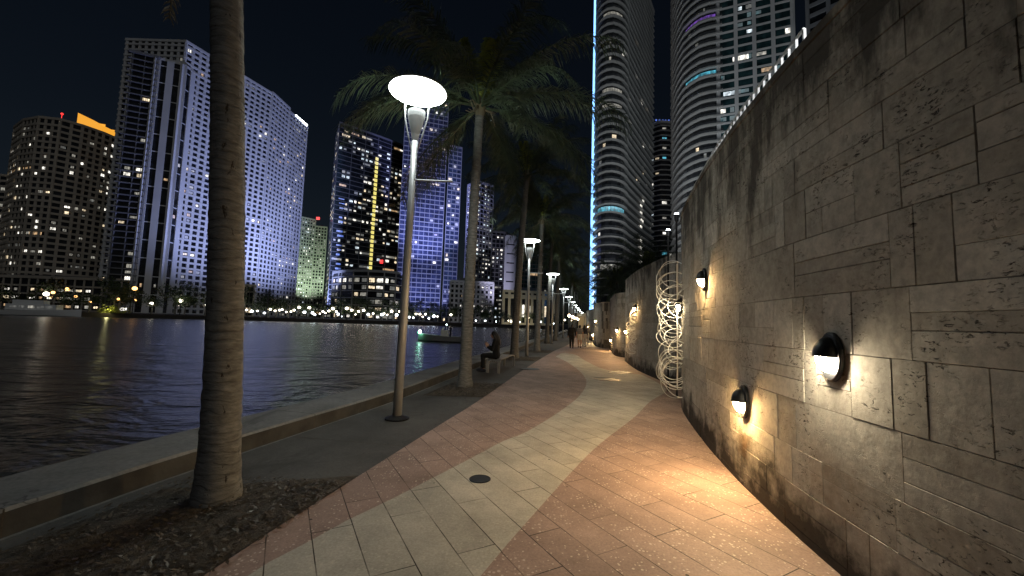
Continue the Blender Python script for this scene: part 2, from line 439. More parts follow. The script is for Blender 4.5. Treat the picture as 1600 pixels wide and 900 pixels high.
for i in range(2, 40):
    j = 8 + i * 3
    if j >= len(kerb) - 1: break
    a, e = k0[j], k1[j]; t_ = (kerb[j + 1] - kerb[j]).normalized() * .006; nrm = (e - a).normalized()
    a2 = a - nrm * .002
    b.add([(a.x - t_.x, a.y - t_.y, KH + .002), (a.x + t_.x, a.y + t_.y, KH + .002), (e.x + t_.x, e.y + t_.y, KH + .002), (e.x - t_.x, e.y - t_.y, KH + .002)], [(0, 1, 2, 3)])
    b.add([(a2.x - t_.x, a2.y - t_.y, 0), (a2.x + t_.x, a2.y + t_.y, 0), (a2.x + t_.x, a2.y + t_.y, KH), (a2.x - t_.x, a2.y - t_.y, KH)], [(0, 1, 2, 3)])
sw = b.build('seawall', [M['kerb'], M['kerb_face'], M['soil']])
tag(sw, 'long low concrete seawall with a broad flat top along the water', 'seawall')
# thin pale joint of sand at the foot of the seawall
b = MB(); s0, s1 = side(kerb, -.05), side(kerb, -.012)
for i in range(len(kerb) - 1):
    b.quad((s0[i].x, s0[i].y, .004), (s0[i + 1].x, s0[i + 1].y, .004), (s1[i + 1].x, s1[i + 1].y, .004), (s1[i].x, s1[i].y, .004))
tag(b.build('kerb_joint', M['kerb']), kind='structure')

b = MB()
for y_ in (5.9, 7.75, 12.9, 14.6, 16.4, 21.8):
    xa = kerb_x(y_); b.quad((xa + .06, y_ - .007, .004), (xa + 4.5, y_ - .75 - .007, .004), (xa + 4.5, y_ - .75 + .007, .004), (xa + .06, y_ + .007, .004))
tag(b.build('slab_joints', M['soil']), kind='structure')
# --- promenade paving: terracotta sheet, pale band on it
left_px = [(319, 900), (427, 829), (517, 772), (585, 729), (694, 660), (753, 623), (830, 570), (867, 548)]
L = [Vector((-3.2, -6)), Vector((-2.6, .3))] + [G(*p).to_2d() for p in left_px]
L += [Vector((kerb_x(y) + 2.6, y)) for y in (34, 48, 70, 100, 150, 205)]
Lc = catmull(L, .5)
b = MB()
for a, c in zip(Lc, Lc[1:]):
    b.quad((a.x, a.y, .006), (a.x + 26, a.y, .006), (c.x + 26, c.y, .006), (c.x, c.y, .006))
tag(b.build('promenade_path', M['terracotta']), kind='structure')
bl = catmull([G(*p) for p in [(300, 960), (420, 881), (487, 846), (544, 814), (611, 782), (742, 714), (787, 690), (824, 675), (880, 640), (908, 616), (916, 596), (904, 579), (884, 565), (868, 557.5)]], .2)
br = catmull([G(*p) for p in [(1003, 586), (1030, 600), (1040, 612), (1016, 628), (992, 652), (936, 696), (892, 740), (860, 776), (800, 844), (745, 910), (690, 980)]], .2)
bf = catmull([G(*p) for p in [(868, 557.5), (880, 552), (900, 555), (913, 563), (940, 576), (976, 583), (1003, 586)]], .3)
bm = bmesh.new()
vs = [bm.verts.new((p.x, p.y, .011)) for p in bl + bf[1:] + br[1:]]
fc = bm.faces.new(vs); bmesh.ops.triangulate(bm, faces=[fc])
for f in bm.faces:
    f.normal_update()
    if f.normal.z < 0: f.normal_flip()
me = bpy.data.meshes.new('pale_paving_band'); bm.to_mesh(me); bm.free(); me.materials.append(M['beige'])
o = bpy.data.objects.new('pale_paving_band', me); COL.objects.link(o); tag(o, kind='structure')
# the band's next bend further along
fb0 = catmull([(5.2, 32), (6.8, 38), (9.2, 46), (11.2, 54), (12.8, 64)], 1); fb1 = catmull([(6.6, 31), (8.4, 38), (10.6, 46), (12.8, 54), (14.6, 64)], 1)
b = MB()
n_ = min(len(fb0), len(fb1))
for i in range(n_ - 1):
    b.quad((fb0[i].x, fb0[i].y, .011), (fb1[i].x, fb1[i].y, .011), (fb1[i + 1].x, fb1[i + 1].y, .011), (fb0[i + 1].x, fb0[i + 1].y, .011))
tag(b.build('far_paving_band', M['beige']), kind='structure')

def left_x(y):
    for a, c in zip(Lc, Lc[1:]):
        if a.y <= y <= c.y: return a.x + (c.x - a.x) * (y - a.y) / (c.y - a.y)
    return Lc[-1].x
# planting beds of mulch between seawall and path
def bed(y0, y1, x0f, skew=0.0, amp=.03, step=.09):
    b = MB(); ny = int((y1 - y0) / step); nx = 22
    rr = random.Random(int(y0 * 10)); g = []
    for j in range(ny + 1):
        row = []
        for i in range(nx + 1):
            u = i / nx; y = y0 + (y1 - y0) * j / ny
            yy = y + skew * (u - .5) * (j / ny)
            xa, xb = kerb_x(yy) + x0f, left_x(yy) - .01
            edge = min(1, min(u, 1 - u) * 8, min(j, ny - j) * .5)
            row.append((xa + (xb - xa) * u, yy, .010 + edge * (amp * rr.random() + .012)))
        g.append(row)
    for j in range(ny):
        for i in range(nx): b.quad(g[j][i], g[j][i + 1], g[j + 1][i + 1], g[j + 1][i])
    return b
def litter(y0, y1, x0f, n, seed):
    b = MB(); rr = random.Random(seed)
    for _ in range(n):
        y = rr.uniform(y0, y1); xa, xb = kerb_x(y) + x0f, left_x(y) + .06
        x = xa + (xb - xa) * rr.random() ** .8
        s = rr.uniform(.01, .03); a = rr.uniform(0, 6.28); tl = rr.uniform(-.5, .5); z = .03 + rr.random() * .035
        d = Vector((math.cos(a), math.sin(a), tl)) * s; e = Vector((-math.sin(a), math.cos(a), rr.uniform(-.5, .5))) * s * .45
        c = Vector((x, y, z)); b.add([c - d, c + e, c + d, c - e], [(0, 1, 2, 3)])
    return b
beds = [(-3, 4.3, .25, .5, 5200), (9.3, 11.3, .3, 0, 1300), (18.3, 20.2, .3, 0, 500), (23.6, 25.4, .3, 0, 300)]
for (y0, y1, xf, sk, n) in beds:
    tag(bed(y0, y1, xf, sk).build('mulch_bed', M['mulch']), kind='structure')
    tag(litter(max(y0, 1.0), y1, xf, n, int(y0 * 7) + 50).build('leaf_litter', M['litter']), 'dry leaves and wood chips strewn over the planting beds by the path', 'leaf litter', None, 'stuff')

# ------------------------------------------------------------------ coral stone walls
def stone_wall(name, label, pts, h, seed, thick=.45, pxstep=.22, block=1.0):
    rr = random.Random(seed); C = catmull(pts, .05); S = [0.0]
    for a, c in zip(C, C[1:]): S.append(S[-1] + (c - a).length)
    Lw = S[-1]
    def at(u):
        u = min(max(u, 0), Lw - 1e-6); lo, hi = 0, len(S) - 1
        while hi - lo > 1:
            mid = (lo + hi) // 2
            if S[mid] <= u: lo = mid
            else: hi = mid
        t = (u - S[lo]) / (S[hi] - S[lo]); p = C[lo].lerp(C[hi], t)
        i0, i1 = max(lo - 3, 0), min(hi + 3, len(C) - 1)
        d = (C[i1] - C[i0]).normalized()
        return p, Vector((-d.y, d.x))          # outward normal: left of travel (towards the path)
    rects = []
    def put(u0, u1, z0, z1, depth=0):
        w_, h_ = u1 - u0, z1 - z0
        if depth < 3 and w_ > .5 * block and h_ > .3 * block:
            q = rr.random()
            if q < .33:
                k = u0 + w_ * rr.uniform(.3, .7); put(u0, k, z0, z1, depth + 1); put(k, u1, z0, z1, depth + 1); return
            if q < .78:
                k = z0 + h_ * rr.choice((.3, .4, .5, .62)); put(u0, u1, z0, k, depth + 1); put(u0, u1, k, z1, depth + 1); return
        rects.append((u0, u1, z0, z1))
    z = 0.0
    while z < h - 1e-3:
        bh = rr.uniform(.42, .72) * block
        if h - z - bh < .3: bh = h - z
        u = -rr.uniform(0, .6)
        while u < Lw:
            bw = rr.uniform(.7, 1.9) * block
            put(max(u, 0), min(u + bw, Lw), z, z + bh); u += bw
        z += bh
    o0 = Vector((C[0].x, C[0].y, 0))
    root = thing(name, label, 'wall', o0)
    b = MB(); g = .001
    for (u0, u1, z0, z1) in rects:
        if u1 - u0 < .03: continue
        b.t = rr.random(); d = rr.uniform(0, .006); jd = rr.choice((0, -.001, -.002, -.004, -.007)); n = max(1, int((u1 - u0) / pxstep)); e = .0035
        us = [u0 + g] + [u0 + g + e + (u1 - u0 - 2 * g - 2 * e) * k / n for k in range(n + 1)] + [u1 - g]
        rows = []
        for (zz, ins) in ((z0 + g, 1), (z0 + g + e, 0), (z1 - g - e, 0), (z1 - g, 1)):
            row = []
            for i, u in enumerate(us):
                p, nn = at(u); off = jd if (ins or i in (0, len(us) - 1)) else d
                row.append((p.x + nn.x * off, p.y + nn.y * off, zz))
            rows.append(row)
        for j in range(3):
            for i in range(len(us) - 1): b.quad(rows[j][i + 1], rows[j][i], rows[j + 1][i], rows[j + 1][i + 1])
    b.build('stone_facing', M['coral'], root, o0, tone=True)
    b = MB(); n = int(Lw / .2) + 1
    for i in range(n):
        (p, a), (q, c) = at(Lw * i / n), at(Lw * (i + 1) / n)
        P = lambda s, nn, off, zz: (s.x + nn.x * off, s.y + nn.y * off, zz)
        b.quad(P(q, c, -.011, 0), P(p, a, -.011, 0), P(p, a, -.011, h - .01), P(q, c, -.011, h - .01))
        b.quad(P(q, c, -.011, h - .01), P(p, a, -.011, h - .01), P(p, a, -thick, h - .01), P(q, c, -thick, h - .01))
        b.quad(P(p, a, -thick, 0), P(q, c, -thick, 0), P(q, c, -thick, h - .01), P(p, a, -thick, h - .01))
    for u in (0, Lw):
        p, a = at(u); q = [(p.x + a.x * o_, p.y + a.y * o_, zz) for o_, zz in ((-.011, 0), (-thick, 0), (-thick, h - .01), (-.011, h - .01))]
        b.quad(*q)
    b.build('wall_core', M['mortar'], root, o0)
    b = MB()
    for i in range(n):
        (p, a), (q, c) = at(Lw * i / n), at(Lw * (i + 1) / n)
        vs = [(s.x + nn.x * off, s.y + nn.y * off, zz) for (s, nn) in ((p, a), (q, c)) for off, zz in ((.02, h - .005), (.02, h + .07), (-thick - .03, h + .07), (-thick - .03, h - .005))]
        b.add(vs, [(0, 4, 5, 1), (1, 5, 6, 2), (2, 6, 7, 3), (3, 7, 4, 0)] + ([(0, 1, 2, 3)] if i == 0 else []) + ([(7, 6, 5, 4)] if i == n - 1 else []))
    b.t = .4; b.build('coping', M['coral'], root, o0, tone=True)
    return at, Lw, root
W1 = [(2.75, -6), (2.42, -2), (2.3, 1), (2.36, 2.95), (2.54, 4.35), (2.72, 5.3), (2.97, 6.4), (3.6, 8.65), (4.2, 9.8), (5.1, 10.6), (6.6, 11.2)]
W2 = [(6.2, 9.9), (5.25, 10.9), (4.8, 12.3), (4.82, 14.5), (5.0, 16.6), (5.45, 19.5), (5.65, 20.2)]
W3 = [(6.6, 21.2), (5.95, 22.2), (5.95, 23.6), (6.5, 26.5), (6.75, 28)]
W4 = [(7.4, 29), (6.7, 30.4), (6.8, 33), (7.6, 38)]
W5 = [(8.8, 40), (8.3, 42), (9.2, 50), (10.6, 58)]
at1, L1_, _ = stone_wall('coral_stone_wall', 'tall curved coral stone wall nearest the camera, stained dark along its foot and top', W1, 4.05, 5, block=.68)
at2, L2_, _ = stone_wall('coral_stone_wall', 'coral stone wall curving out just beyond the white wire rings', W2, 3.8, 6, block=.8)
at3, L3_, _ = stone_wall('coral_stone_wall', 'coral stone wall beyond the dark doorway gap, under the palms', W3, 3.4, 7)
at4, L4_, _ = stone_wall('coral_stone_wall', 'short coral stone wall deep along the path, before the farthest one', W4, 3.3, 8, pxstep=.5, block=1.3)
at5, L5_, _ = stone_wall('coral_stone_wall', 'farthest coral stone wall near the lit pavilion', W5, 3.2, 9, pxstep=.6, block=1.4)
def find_u(at, Lw, Y, lo=0.0):
    best = min((abs(at(Lw * i / 800)[0].y - Y), Lw * i / 800) for i in range(801) if Lw * i / 800 >= lo)
    return best[1]
# dark gate leaf filling the gap between the second and third wall
b = MB(); b.box((6.1, 20.75, 1.2), (.06, .95, 2.4), -.5); 
gt = b.build('dark_gate', M['black_metal'], None, (6.1, 20.75, 0)); tag(gt, 'plain dark gate leaf in the gap between two stone walls', 'gate')

# white railing on top of the near wall
rail = thing('white_railing', 'white picket railing standing behind the top of the near stone wall', 'railing', (3, 5, 4.10))
u = find_u(at1, L1_, 3.45)
pm = None; top_pts = []
while True:
    p, n = at1(u)
    if p.y > 8.6: break
    q = p - n * .12
    if pm is None:
        b = MB(); b.box((0, 0, .14), (.022, .022, .28)); pm = b.build('picket', M['white_metal'], rail); pk = pm
    else:
        pk = pm.copy(); COL.objects.link(pk)
    pk.location = (q.x - 3, q.y - 5, 0); pk.rotation_euler = (0, 0, math.atan2(n.y, n.x))
    top_pts.append((q.x - 3, q.y - 5, .28)); u += .13
b = MB(); b.tube(top_pts, .016, 6); b.build('top_rail', M['white_metal'], rail)

# ------------------------------------------------------------------ wall lights
def sconce(at, u, z, label, lens='lens', s=1.0):
    p, n = at(u); rz = math.atan2(n.y, n.x) - R(90)        # local +Y = out of the wall
    t = thing('wall_light', label, 'wall light', (p.x + n.x * .012, p.y + n.y * .012, z), rz, 'oval wall lights on the stone walls')
    b = MB(); b.lathe([(1, 0), (1, .75), (.93, 1)], (0, 0, 0), 28, True, Matrix.Rotation(R(-90), 3, 'X') @ Matrix.Diagonal(Vector((.128 * s, .198 * s, .034))))
    b.build('backplate', M['black_metal'], t, smooth=False)
    b = MB(); A = []; n_, m_ = 16, 8
    def cap(sx, sz, sy, a0, a1):
        vs = []; fs = []
        for i in range(m_ + 1):
            el = R(90 * i / m_)
            for j in range(n_ + 1):
                a = R(a0 + (a1 - a0) * j / n_)
                vs.append((sx * math.cos(el) * math.cos(a), .032 + sy * math.sin(el), sz * math.cos(el) * math.sin(a)))
        for i in range(m_):
            for j in range(n_):
                k = i * (n_ + 1) + j; fs.append((k, k + n_ + 1, k + n_ + 2, k + 1))
        return vs, fs
    b.add(*cap(.098 * s, .16 * s, .115 * s, 0, 180))
    vs = [(.098 * s * math.cos(R(a)), .02, 0) for a in (0, 180)]
    # flat underside of the hood
    fl = [(.098 * s * math.cos(R(90 * i / m_)), .032 + .115 * s * math.sin(R(90 * i / m_)), 0) for i in range(m_ + 1)]
    fl += [(-x, y, zz) for (x, y, zz) in reversed(fl[:-1])]
    b.add(fl, [tuple(range(len(fl)))])
    b.build('hood', M['black_metal'], t, smooth=False)
    b = MB(); b.add(*cap(.088 * s, .122 * s, .09 * s, 180, 360))
    for i, q in enumerate(b.v): b.v[i] = (q[0], q[1], q[2] - .004)
    b.build('lens', E[lens], t, smooth=True)
    return t
sconce(at1, find_u(at1, L1_, 3.0), 1.52, 'large oval wall light nearest the camera, white lens under a black hood', 'lens', .9)
sconce(at1, find_u(at1, L1_, 4.5), .92, 'oval wall light low on the near wall above the orange paving', 'lens_o', .9)
sconce(at1, find_u(at1, L1_, 6.05), 2.42, 'oval wall light high on the near wall beside the white wire rings', 'lens_o', .85)
sconce(at1, find_u(at1, L1_, 8.5), 2.15, 'oval wall light on the bend of the near wall shining down over white wire rings', 'lens_s', .85)
sconce(at2, find_u(at2, L2_, 16.3), 2.4, 'oval wall light high on the second stone wall over a ring tangle', 'lens_o', .8)
sconce(at2, find_u(at2, L2_, 18.9), 1.45, 'oval wall light on the far end of the second stone wall', 'lens_o', .8)
sconce(at3, find_u(at3, L3_, 22.6), 1.45, 'oval wall light on the near bend of the third stone wall', 'lens_o', .8)
sconce(at3, find_u(at3, L3_, 26.5), .75, 'low oval wall light on the far end of the third stone wall', 'lens_o', .8)
sconce(at4, find_u(at4, L4_, 32.5), 2.0, 'small oval wall light on the fourth stone wall', 'lens_o', .8)
sconce(at4, find_u(at4, L4_, 36.5), .8, 'small low oval wall light at the far end of the fourth stone wall', 'lens_o', .8)
sconce(at5, find_u(at5, L5_, 46), 1.5, 'tiny oval wall light on the farthest stone wall', 'lens_o', .8)

# white wire rings mounted on the bend of the wall
def rings(label, c, zs, seed, rr0, rr1, tube, bar):
    rr = random.Random(seed); t = thing('wire_ring_sculpture', label, 'wall sculpture', (c[0], c[1], 0), 0, 'wire ring sculptures on the stone walls')
    for z in zs:
        r = rr.uniform(rr0, rr1); Mx = Matrix.Rotation(rr.uniform(-.9, .3), 3, 'Z') @ Matrix.Rotation(rr.uniform(-.75, .75), 3, 'X') @ Matrix.Rotation(rr.uniform(-.25, .25), 3, 'Y')
        off = Vector((rr.uniform(-.05, .1), rr.uniform(-.22, .22), z)); f = rr.uniform(.8, 1.0); wv = rr.uniform(0, 6)
        pts = [Mx @ Vector((r * f * math.cos(a), .035 * math.sin(2 * a + wv), r * math.sin(a))) + off for a in [2 * math.pi * k / 40 for k in range(40)]]
        b = MB(); b.tube(pts, tube, 6, False, True); b.build('ring', M['white_metal'], t, smooth=True)
    b = MB(); b.tube([(bar, 0, min(zs) - .2), (bar, 0, max(zs) + .2)], .014, 6); b.build('mounting_bar', M['white_metal'], t)
rz_ = random.Random(12)
rings('tall tangle of white wire rings on the near wall bend, lit from above', (3.44, 8.65), [.62 + .36 * rz_.random() for _ in range(10)] + [1.0 + .9 * k / 9 for k in range(10)] + [1.9 + .95 * k / 9 for k in range(10)], 4, .26, .42, .0065, .06)
rings('smaller tangle of wire rings under the light on the second stone wall', (4.93, 16.5), [.8 + 1.3 * k / 17 for k in range(18)], 9, .2, .32, .006, .06)

# ------------------------------------------------------------------ street lamps
def street_lamp():
    t = thing('street_lamp', '', 'street lamp', (0, 0, 0), 0, 'disc street lamps along the promenade')
    b = MB(); b.lathe([(.19, 0), (.2, .02), (.12, .045), (.075, .06)], (0, 0, .004), 20); b.build('base_collar', M['black_metal'], t, smooth=False)
    b = MB(); b.tube([(0, 0, .02), (0, 0, 1.6), (0, 0, 3.2), (0, 0, 4.85)], [.075, .07, .06, .052], 18); b.build('pole', M['lamp_metal'], t, smooth=True)
    b = MB(); b.lathe([(.052, 4.7), (.07, 4.82), (.145, 5.12), (.15, 5.18), (.15, 5.24), (.135, 5.24), (.11, 5.2)], (0, 0, 0), 24); b.build('lamp_cup', M['lamp_metal'], t, smooth=False)
    for s in (-1, 1):
        b = MB(); b.tube([(s * .055, 0, 4.55), (s * .12, 0, 4.8), (s * .19, 0, 5.1), (s * .215, 0, 5.35), (s * .20, 0, 5.56)], .014, 8); b.build('support_arm', M['lamp_metal'], t, smooth=True)
    b = MB(); b.lathe([(.49, 5.59), (.503, 5.605), (.47, 5.63), (.25, 5.68), (.02, 5.70), (.001, 5.70)], (0, 0, 0), 40, False); b.build('disc_shade', M['lamp_metal'], t, smooth=False)
    b = MB(); b.lathe([(.001, 5.612), (.3, 5.60), (.485, 5.588)], (0, 0, 0), 40, False); b.build('disc_reflector', E['disc'], t, smooth=True)
    b = MB(); b.lathe([(.001, 5.215), (.09, 5.215)], (0, 0, 0), 20, False); b.build('uplight_lens', E['up'], t)
    b = MB(); b.tube([(.05, 0, 4.02), (.66, 0, 4.02)], .016, 8); b.tube([(.66, 0, 4.02), (.69, 0, 4.02)], .024, 8); b.build('banner_arm', M['lamp_metal'], t)
    return t
lamp = street_lamp(); kd = kids_of(lamp)
LD = [7.1, 20.3, 34, 48.5, 63, 77, 91, 105, 119, 134, 150, 168]
LBL = ['tall street lamp nearest the camera with a big glowing disc before the palm', 'street lamp just past the bench, second along the promenade',
       'street lamp third along the promenade, between two palm trunks', 'street lamp fourth along the promenade behind the man in black',
       'street lamp fifth along the promenade', 'street lamp sixth along the promenade']
for i, y in enumerate(LD):
    o = lamp if i == 0 else copy_tree(lamp, kd)
    x = [-1.88, .82][i] if i < 2 else kerb_x(y) + 1.2
    if i == 2: x = U(864, 430, 34).x
    if i == 3: x = U(881, 453, 48.5).x
    o.location = (x, y, 0); o.rotation_euler = (0, 0, 0 if i < 2 else -.2); o.scale = (1.035,) * 3
    if i == 0: o.rotation_euler = (0, .012, 0)
    o['label'] = LBL[i] if i < len(LBL) else 'small glowing disc lamp in the far end of the lamp row'

# ------------------------------------------------------------------ palms
def frond_mesh(e0, bend, length, seed, young=False, leaflen=.74):
    rr = random.Random(seed); b = MB(); n = 14; pts = []; p = Vector((0, 0, 0)); a = R(e0)
    dirs = []
    for i in range(n + 1):
        pts.append(p.copy()); dirs.append(a)
        st = length / n; p = p + Vector((math.cos(a), 0, math.sin(a))) * st
        a -= R(bend) / n * (.35 + 1.3 * i / n)
    b.tube(pts, [.028 * (1 - .85 * i / n) + .003 for i in range(n + 1)], 5)
    m = 88
    for k in range(m):
        s = .12 + .88 * (k + rr.random() * .6) / m; f = s * n; i = min(int(f), n - 1); fr = f - i
        c = pts[i].lerp(pts[i + 1], fr); an = dirs[i] + (dirs[i + 1] - dirs[i]) * fr
        fwd = Vector((math.cos(an), 0, math.sin(an)))
        upv = Vector((-math.sin(an), 0, math.cos(an)))
        ll = leaflen * (.35 + .65 * math.sin(math.pi * min(1, s * .93 + .05)) ** .6) * rr.uniform(.8, 1.1)
        for sd in (-1, 1):
            if rr.random() < .07: continue
            out = (Vector((0, sd, 0)) * rr.uniform(.65, .95) + fwd * rr.uniform(.55, .9) + upv * rr.uniform(-.1, .35)).normalized()
            drp = rr.uniform(.4, 1.1)
            q1 = c + out * ll * .5 + Vector((0, 0, -1)) * ll * .10 * drp * 2
            q2 = q1 + (out * .75 + Vector((0, 0, -1)) * drp * 1.3).normalized() * ll * .55
            wv = fwd * .0125 if not young else fwd * .02
            b.add([c - wv, c + wv, q1 + wv * .9, q1 - wv * .9, q2], [(0, 1, 2, 3), (3, 2, 4)])
    me = b.build('frond', M['young_frond' if young else 'frond'])
    d = me.data; bpy.data.objects.remove(me); return d
FR = [frond_mesh(82, 25, 1.5, 1, True, .3), frond_mesh(70, 55, 3.0, 2), frond_mesh(50, 80, 3.5, 3), frond_mesh(32, 95, 3.7, 4),
      frond_mesh(12, 85, 3.6, 5), frond_mesh(-12, 62, 3.3, 6), frond_mesh(-42, 40, 2.7, 7)]
def palm(x, y, h, r0, r1, lean, label, seed, nf=(5, 5, 6, 6, 6, 4, 2), flare=1.35, sc_=1.0, group='palms along the promenade', z=0.0):
    rr = random.Random(seed); t = thing('palm_tree', label, 'palm tree', (x, y, z), 0, group)
    b = MB(); n = int(h / .055) if y < 30 and x < 3 else 50; pts = []; rad = []; rg = 0.0
    for i in range(n + 1):
        s = i / n; pts.append((lean[0] * s ** 1.5, lean[1] * s ** 1.5, h * s - .02))
        rad.append((r0 + (r1 - r0) * s ** .7) * (1 + (flare - 1) * math.exp(-s * h / .28)) * (1 + .02 * rr.uniform(-1, 1)) * (1.0 + (.022 if i % 3 == 0 else (-.014 if i % 3 == 1 else 0))))
    b.tube(pts, rad, 20); b.build('trunk', M['bark'], t, smooth=True)
    top = Vector(pts[-1])
    b = MB(); b.lathe([(r1, -.12), (r1 * 1.35, .02), (r1 * 1.5, .18), (r1 * 1.0, .4), (r1 * .3, .6)], top, 12)
    for k in range(10):
        a = rr.uniform(0, 6.28); d = Vector((math.cos(a), math.sin(a), 0))
        b.tube([top + d * r1 + Vector((0, 0, .1)), top + d * (r1 + .15) + Vector((0, 0, rr.uniform(-.1, .25))), top + d * (r1 + .32) + Vector((0, 0, rr.uniform(-.35, .2)))], [.03, .02, .008], 5)
    b.build('crown_base', M['dry_frond'], t)
    for k, cnt in enumerate(nf):
        a0 = rr.uniform(0, 6.28)
        for j in range(cnt):
            fr = bpy.data.objects.new('frond', FR[k]); COL.objects.link(fr); fr.parent = t
            a = a0 + 2 * math.pi * (j + rr.uniform(-.25, .25)) / cnt
            fr.location = top + Vector((math.cos(a) * .06, math.sin(a) * .06, .12 + .02 * (6 - k)))
            fr.rotation_euler = (rr.uniform(-.25, .25), rr.uniform(-.12, .12), a); s = sc_ * rr.uniform(.88, 1.1); fr.scale = (s, s, s)
    return t
big = palm(-2.60, 3.84, 8.2, .163, .12, (-.6, -.2), 'thick palm trunk nearest the camera, standing in the mulch bed', 1, (6, 8, 4, 0, 0, 0, 0), 1.3)
dead = frond_mesh(-87, 4, 3.8, 99, leaflen=.2); dead.materials[0] = M['dry_frond']
fo = bpy.data.objects.new('dead_frond', dead); COL.objects.link(fo); fo.parent = big; fo.location = (-.62, -.24, 8.25); fo.rotation_euler = (0, 0, 2.6)
palm(-1.13, 10.6, 7.25, .16, .11, (.12, -.1), 'palm with a pale trunk directly behind the nearest street lamp', 22, (9, 3, 4, 5, 8, 5, 1), 1.45, 1.13)
palm(.2, 19.4, 8.7, .19, .13, (.35, .1), 'palm just behind the bench with the seated woman', 3)
palm(1.58, 24.3, 7.7, .18, .12, (.1, -.1), 'palm just past the second street lamp, bright young fronds', 4)
palm(3.05, 34.5, 8.6, .18, .12, (.25, 0), 'dark palm beside the third street lamp', 5)
palm(4.4, 40.5, 8.0, .18, .12, (.2, 0), 'dark palm between the third and fourth street lamps', 6)
palm(6.0, 53, 8.8, .18, .12, (.2, 0), 'dark palm behind the fourth street lamp', 7)
for i, y in enumerate((66, 80, 96, 112, 128)):
    palm(kerb_x(y) + 1.3, y, 8 + (i % 3) * .6, .18, .12, (.2, 0), 'small dark palm far along the promenade', 30 + i, (3, 4, 5, 5, 4, 3, 1))
palm(9.4, 29, 5.4, .17, .11, (.2, 0), 'dark palm rising behind the third stone wall', 41, group='palms behind the stone walls')
palm(10.6, 40, 5.8, .17, .11, (-.3, 0), 'dark palm farther back behind the fourth stone wall', 42, group='palms behind the stone walls')
palm(12.6, 52, 6.2, .17, .11, (0, 0), 'dark palm near the lit pavilion behind the wall', 43, group='palms behind the stone walls')

# ------------------------------------------------------------------ small things on the promenade
def disc_thing(name, label, cat, p, r, group=None):
    b = MB(); b.lathe([(r, 0), (r, .006), (r * .93, .009), (r * .9, .006), (.01, .006)], (0, 0, 0), 28)
    o = b.build(name, M['black_metal']); o.location = (p.x, p.y, .0125); return tag(o, label, cat, group)
disc_thing('drain_cover', 'round black drain cover set in the pale paving band', 'drain cover', G(750, 750.5), .115)
for i, (px, py, lb) in enumerate([(968, 582, 'round dark manhole cover on the far paving by the second wall'), (948, 593, 'round dark manhole cover on the pale bend before the second wall')]):
    disc_thing('manhole_cover', lb, 'manhole cover', G(px, py), .42, 'manhole covers on the path')
disc_thing('manhole_cover', 'dark round cover in the ground by the bench', 'manhole cover', G(828, 577), .35, 'manhole covers on the path')

bench_p = G(766, 584)
bt = thing('park_bench', 'pale backless bench with bent ends facing the water', 'bench', (bench_p.x + .1, bench_p.y + .3, 0), R(90 - 12))
b = MB()
prof = [(-.12, 0), (-.13, .25), (-.10, .38), (0, .44), (.12, .455), (1.2, .455), (2.1, .455), (2.24, .44), (2.34, .38), (2.37, .25), (2.36, 0)]
def strip(b, prof, y0, y1, th):
    n = len(prof); nr = []
    for i in range(n):
        a, c = Vector(prof[max(i - 1, 0)]), Vector(prof[min(i + 1, n - 1)]); d = (c - a).normalized(); nr.append(Vector((-d.y, d.x)))
    vs = []
    for i, (x, z) in enumerate(prof):
        q = Vector((x, z)) - nr[i] * th
        vs += [(x, y0, z), (x, y1, z), (q.x, y1, q.y), (q.x, y0, q.y)]
    fs = []
    for i in range(n - 1):
        for j in range(4): fs.append((4 * i + j, 4 * i + (j + 1) % 4, 4 * i + 4 + (j + 1) % 4, 4 * i + 4 + j))
    fs += [(3, 2, 1, 0), tuple(4 * (n - 1) + j for j in range(4))]
    b.add(vs, fs)
for k in range(6):
    strip(b, [(x, z) for (x, z) in prof if .3 < z], -.22 + k * .075, -.22 + k * .075 + .06, .03)
b.build('seat', M['bench'], bt)
for e in (prof[:4], prof[-4:]):
    b = MB(); strip(b, e, -.23, -.15, .045); strip(b, e, .15, .23, .045); b.build('leg', M['bench'], bt)

# ------------------------------------------------------------------ people
def finish(o, vox, it=4):
    m = o.modifiers.new('remesh', 'REMESH'); m.mode = 'VOXEL'; m.voxel_size = vox; m.use_smooth_shade = True
    s = o.modifiers.new('smooth', 'SMOOTH'); s.factor = .5; s.iterations = it
    return o
def hand(b, wrist, d, up, k):
    d = d.normalized(); sd = d.cross(up).normalized(); up = sd.cross(d).normalized()
    palm_ = wrist + d * .075
    b.tube([wrist, wrist + d * .03, palm_ + d * .015], [.028, .036, .036], 8, rnd_cap=True)
    for i, (o_, l) in enumerate(((-.03, .07), (-.01, .08), (.01, .076), (.03, .06))):
        s0 = palm_ + sd * o_; s1 = s0 + d * l * .5 - up * .008; s2 = s1 + (d * .7 - up * .8).normalized() * l * .5
        b.tube([s0, s1, s2], [.0105, .010, .008], 6, rnd_cap=True)
    t0 = wrist + d * .03 - sd * .03 * k; b.tube([t0, t0 - sd * .03 * k + d * .02, t0 - sd * .035 * k + d * .055], [.013, .012, .009], 6, rnd_cap=True)
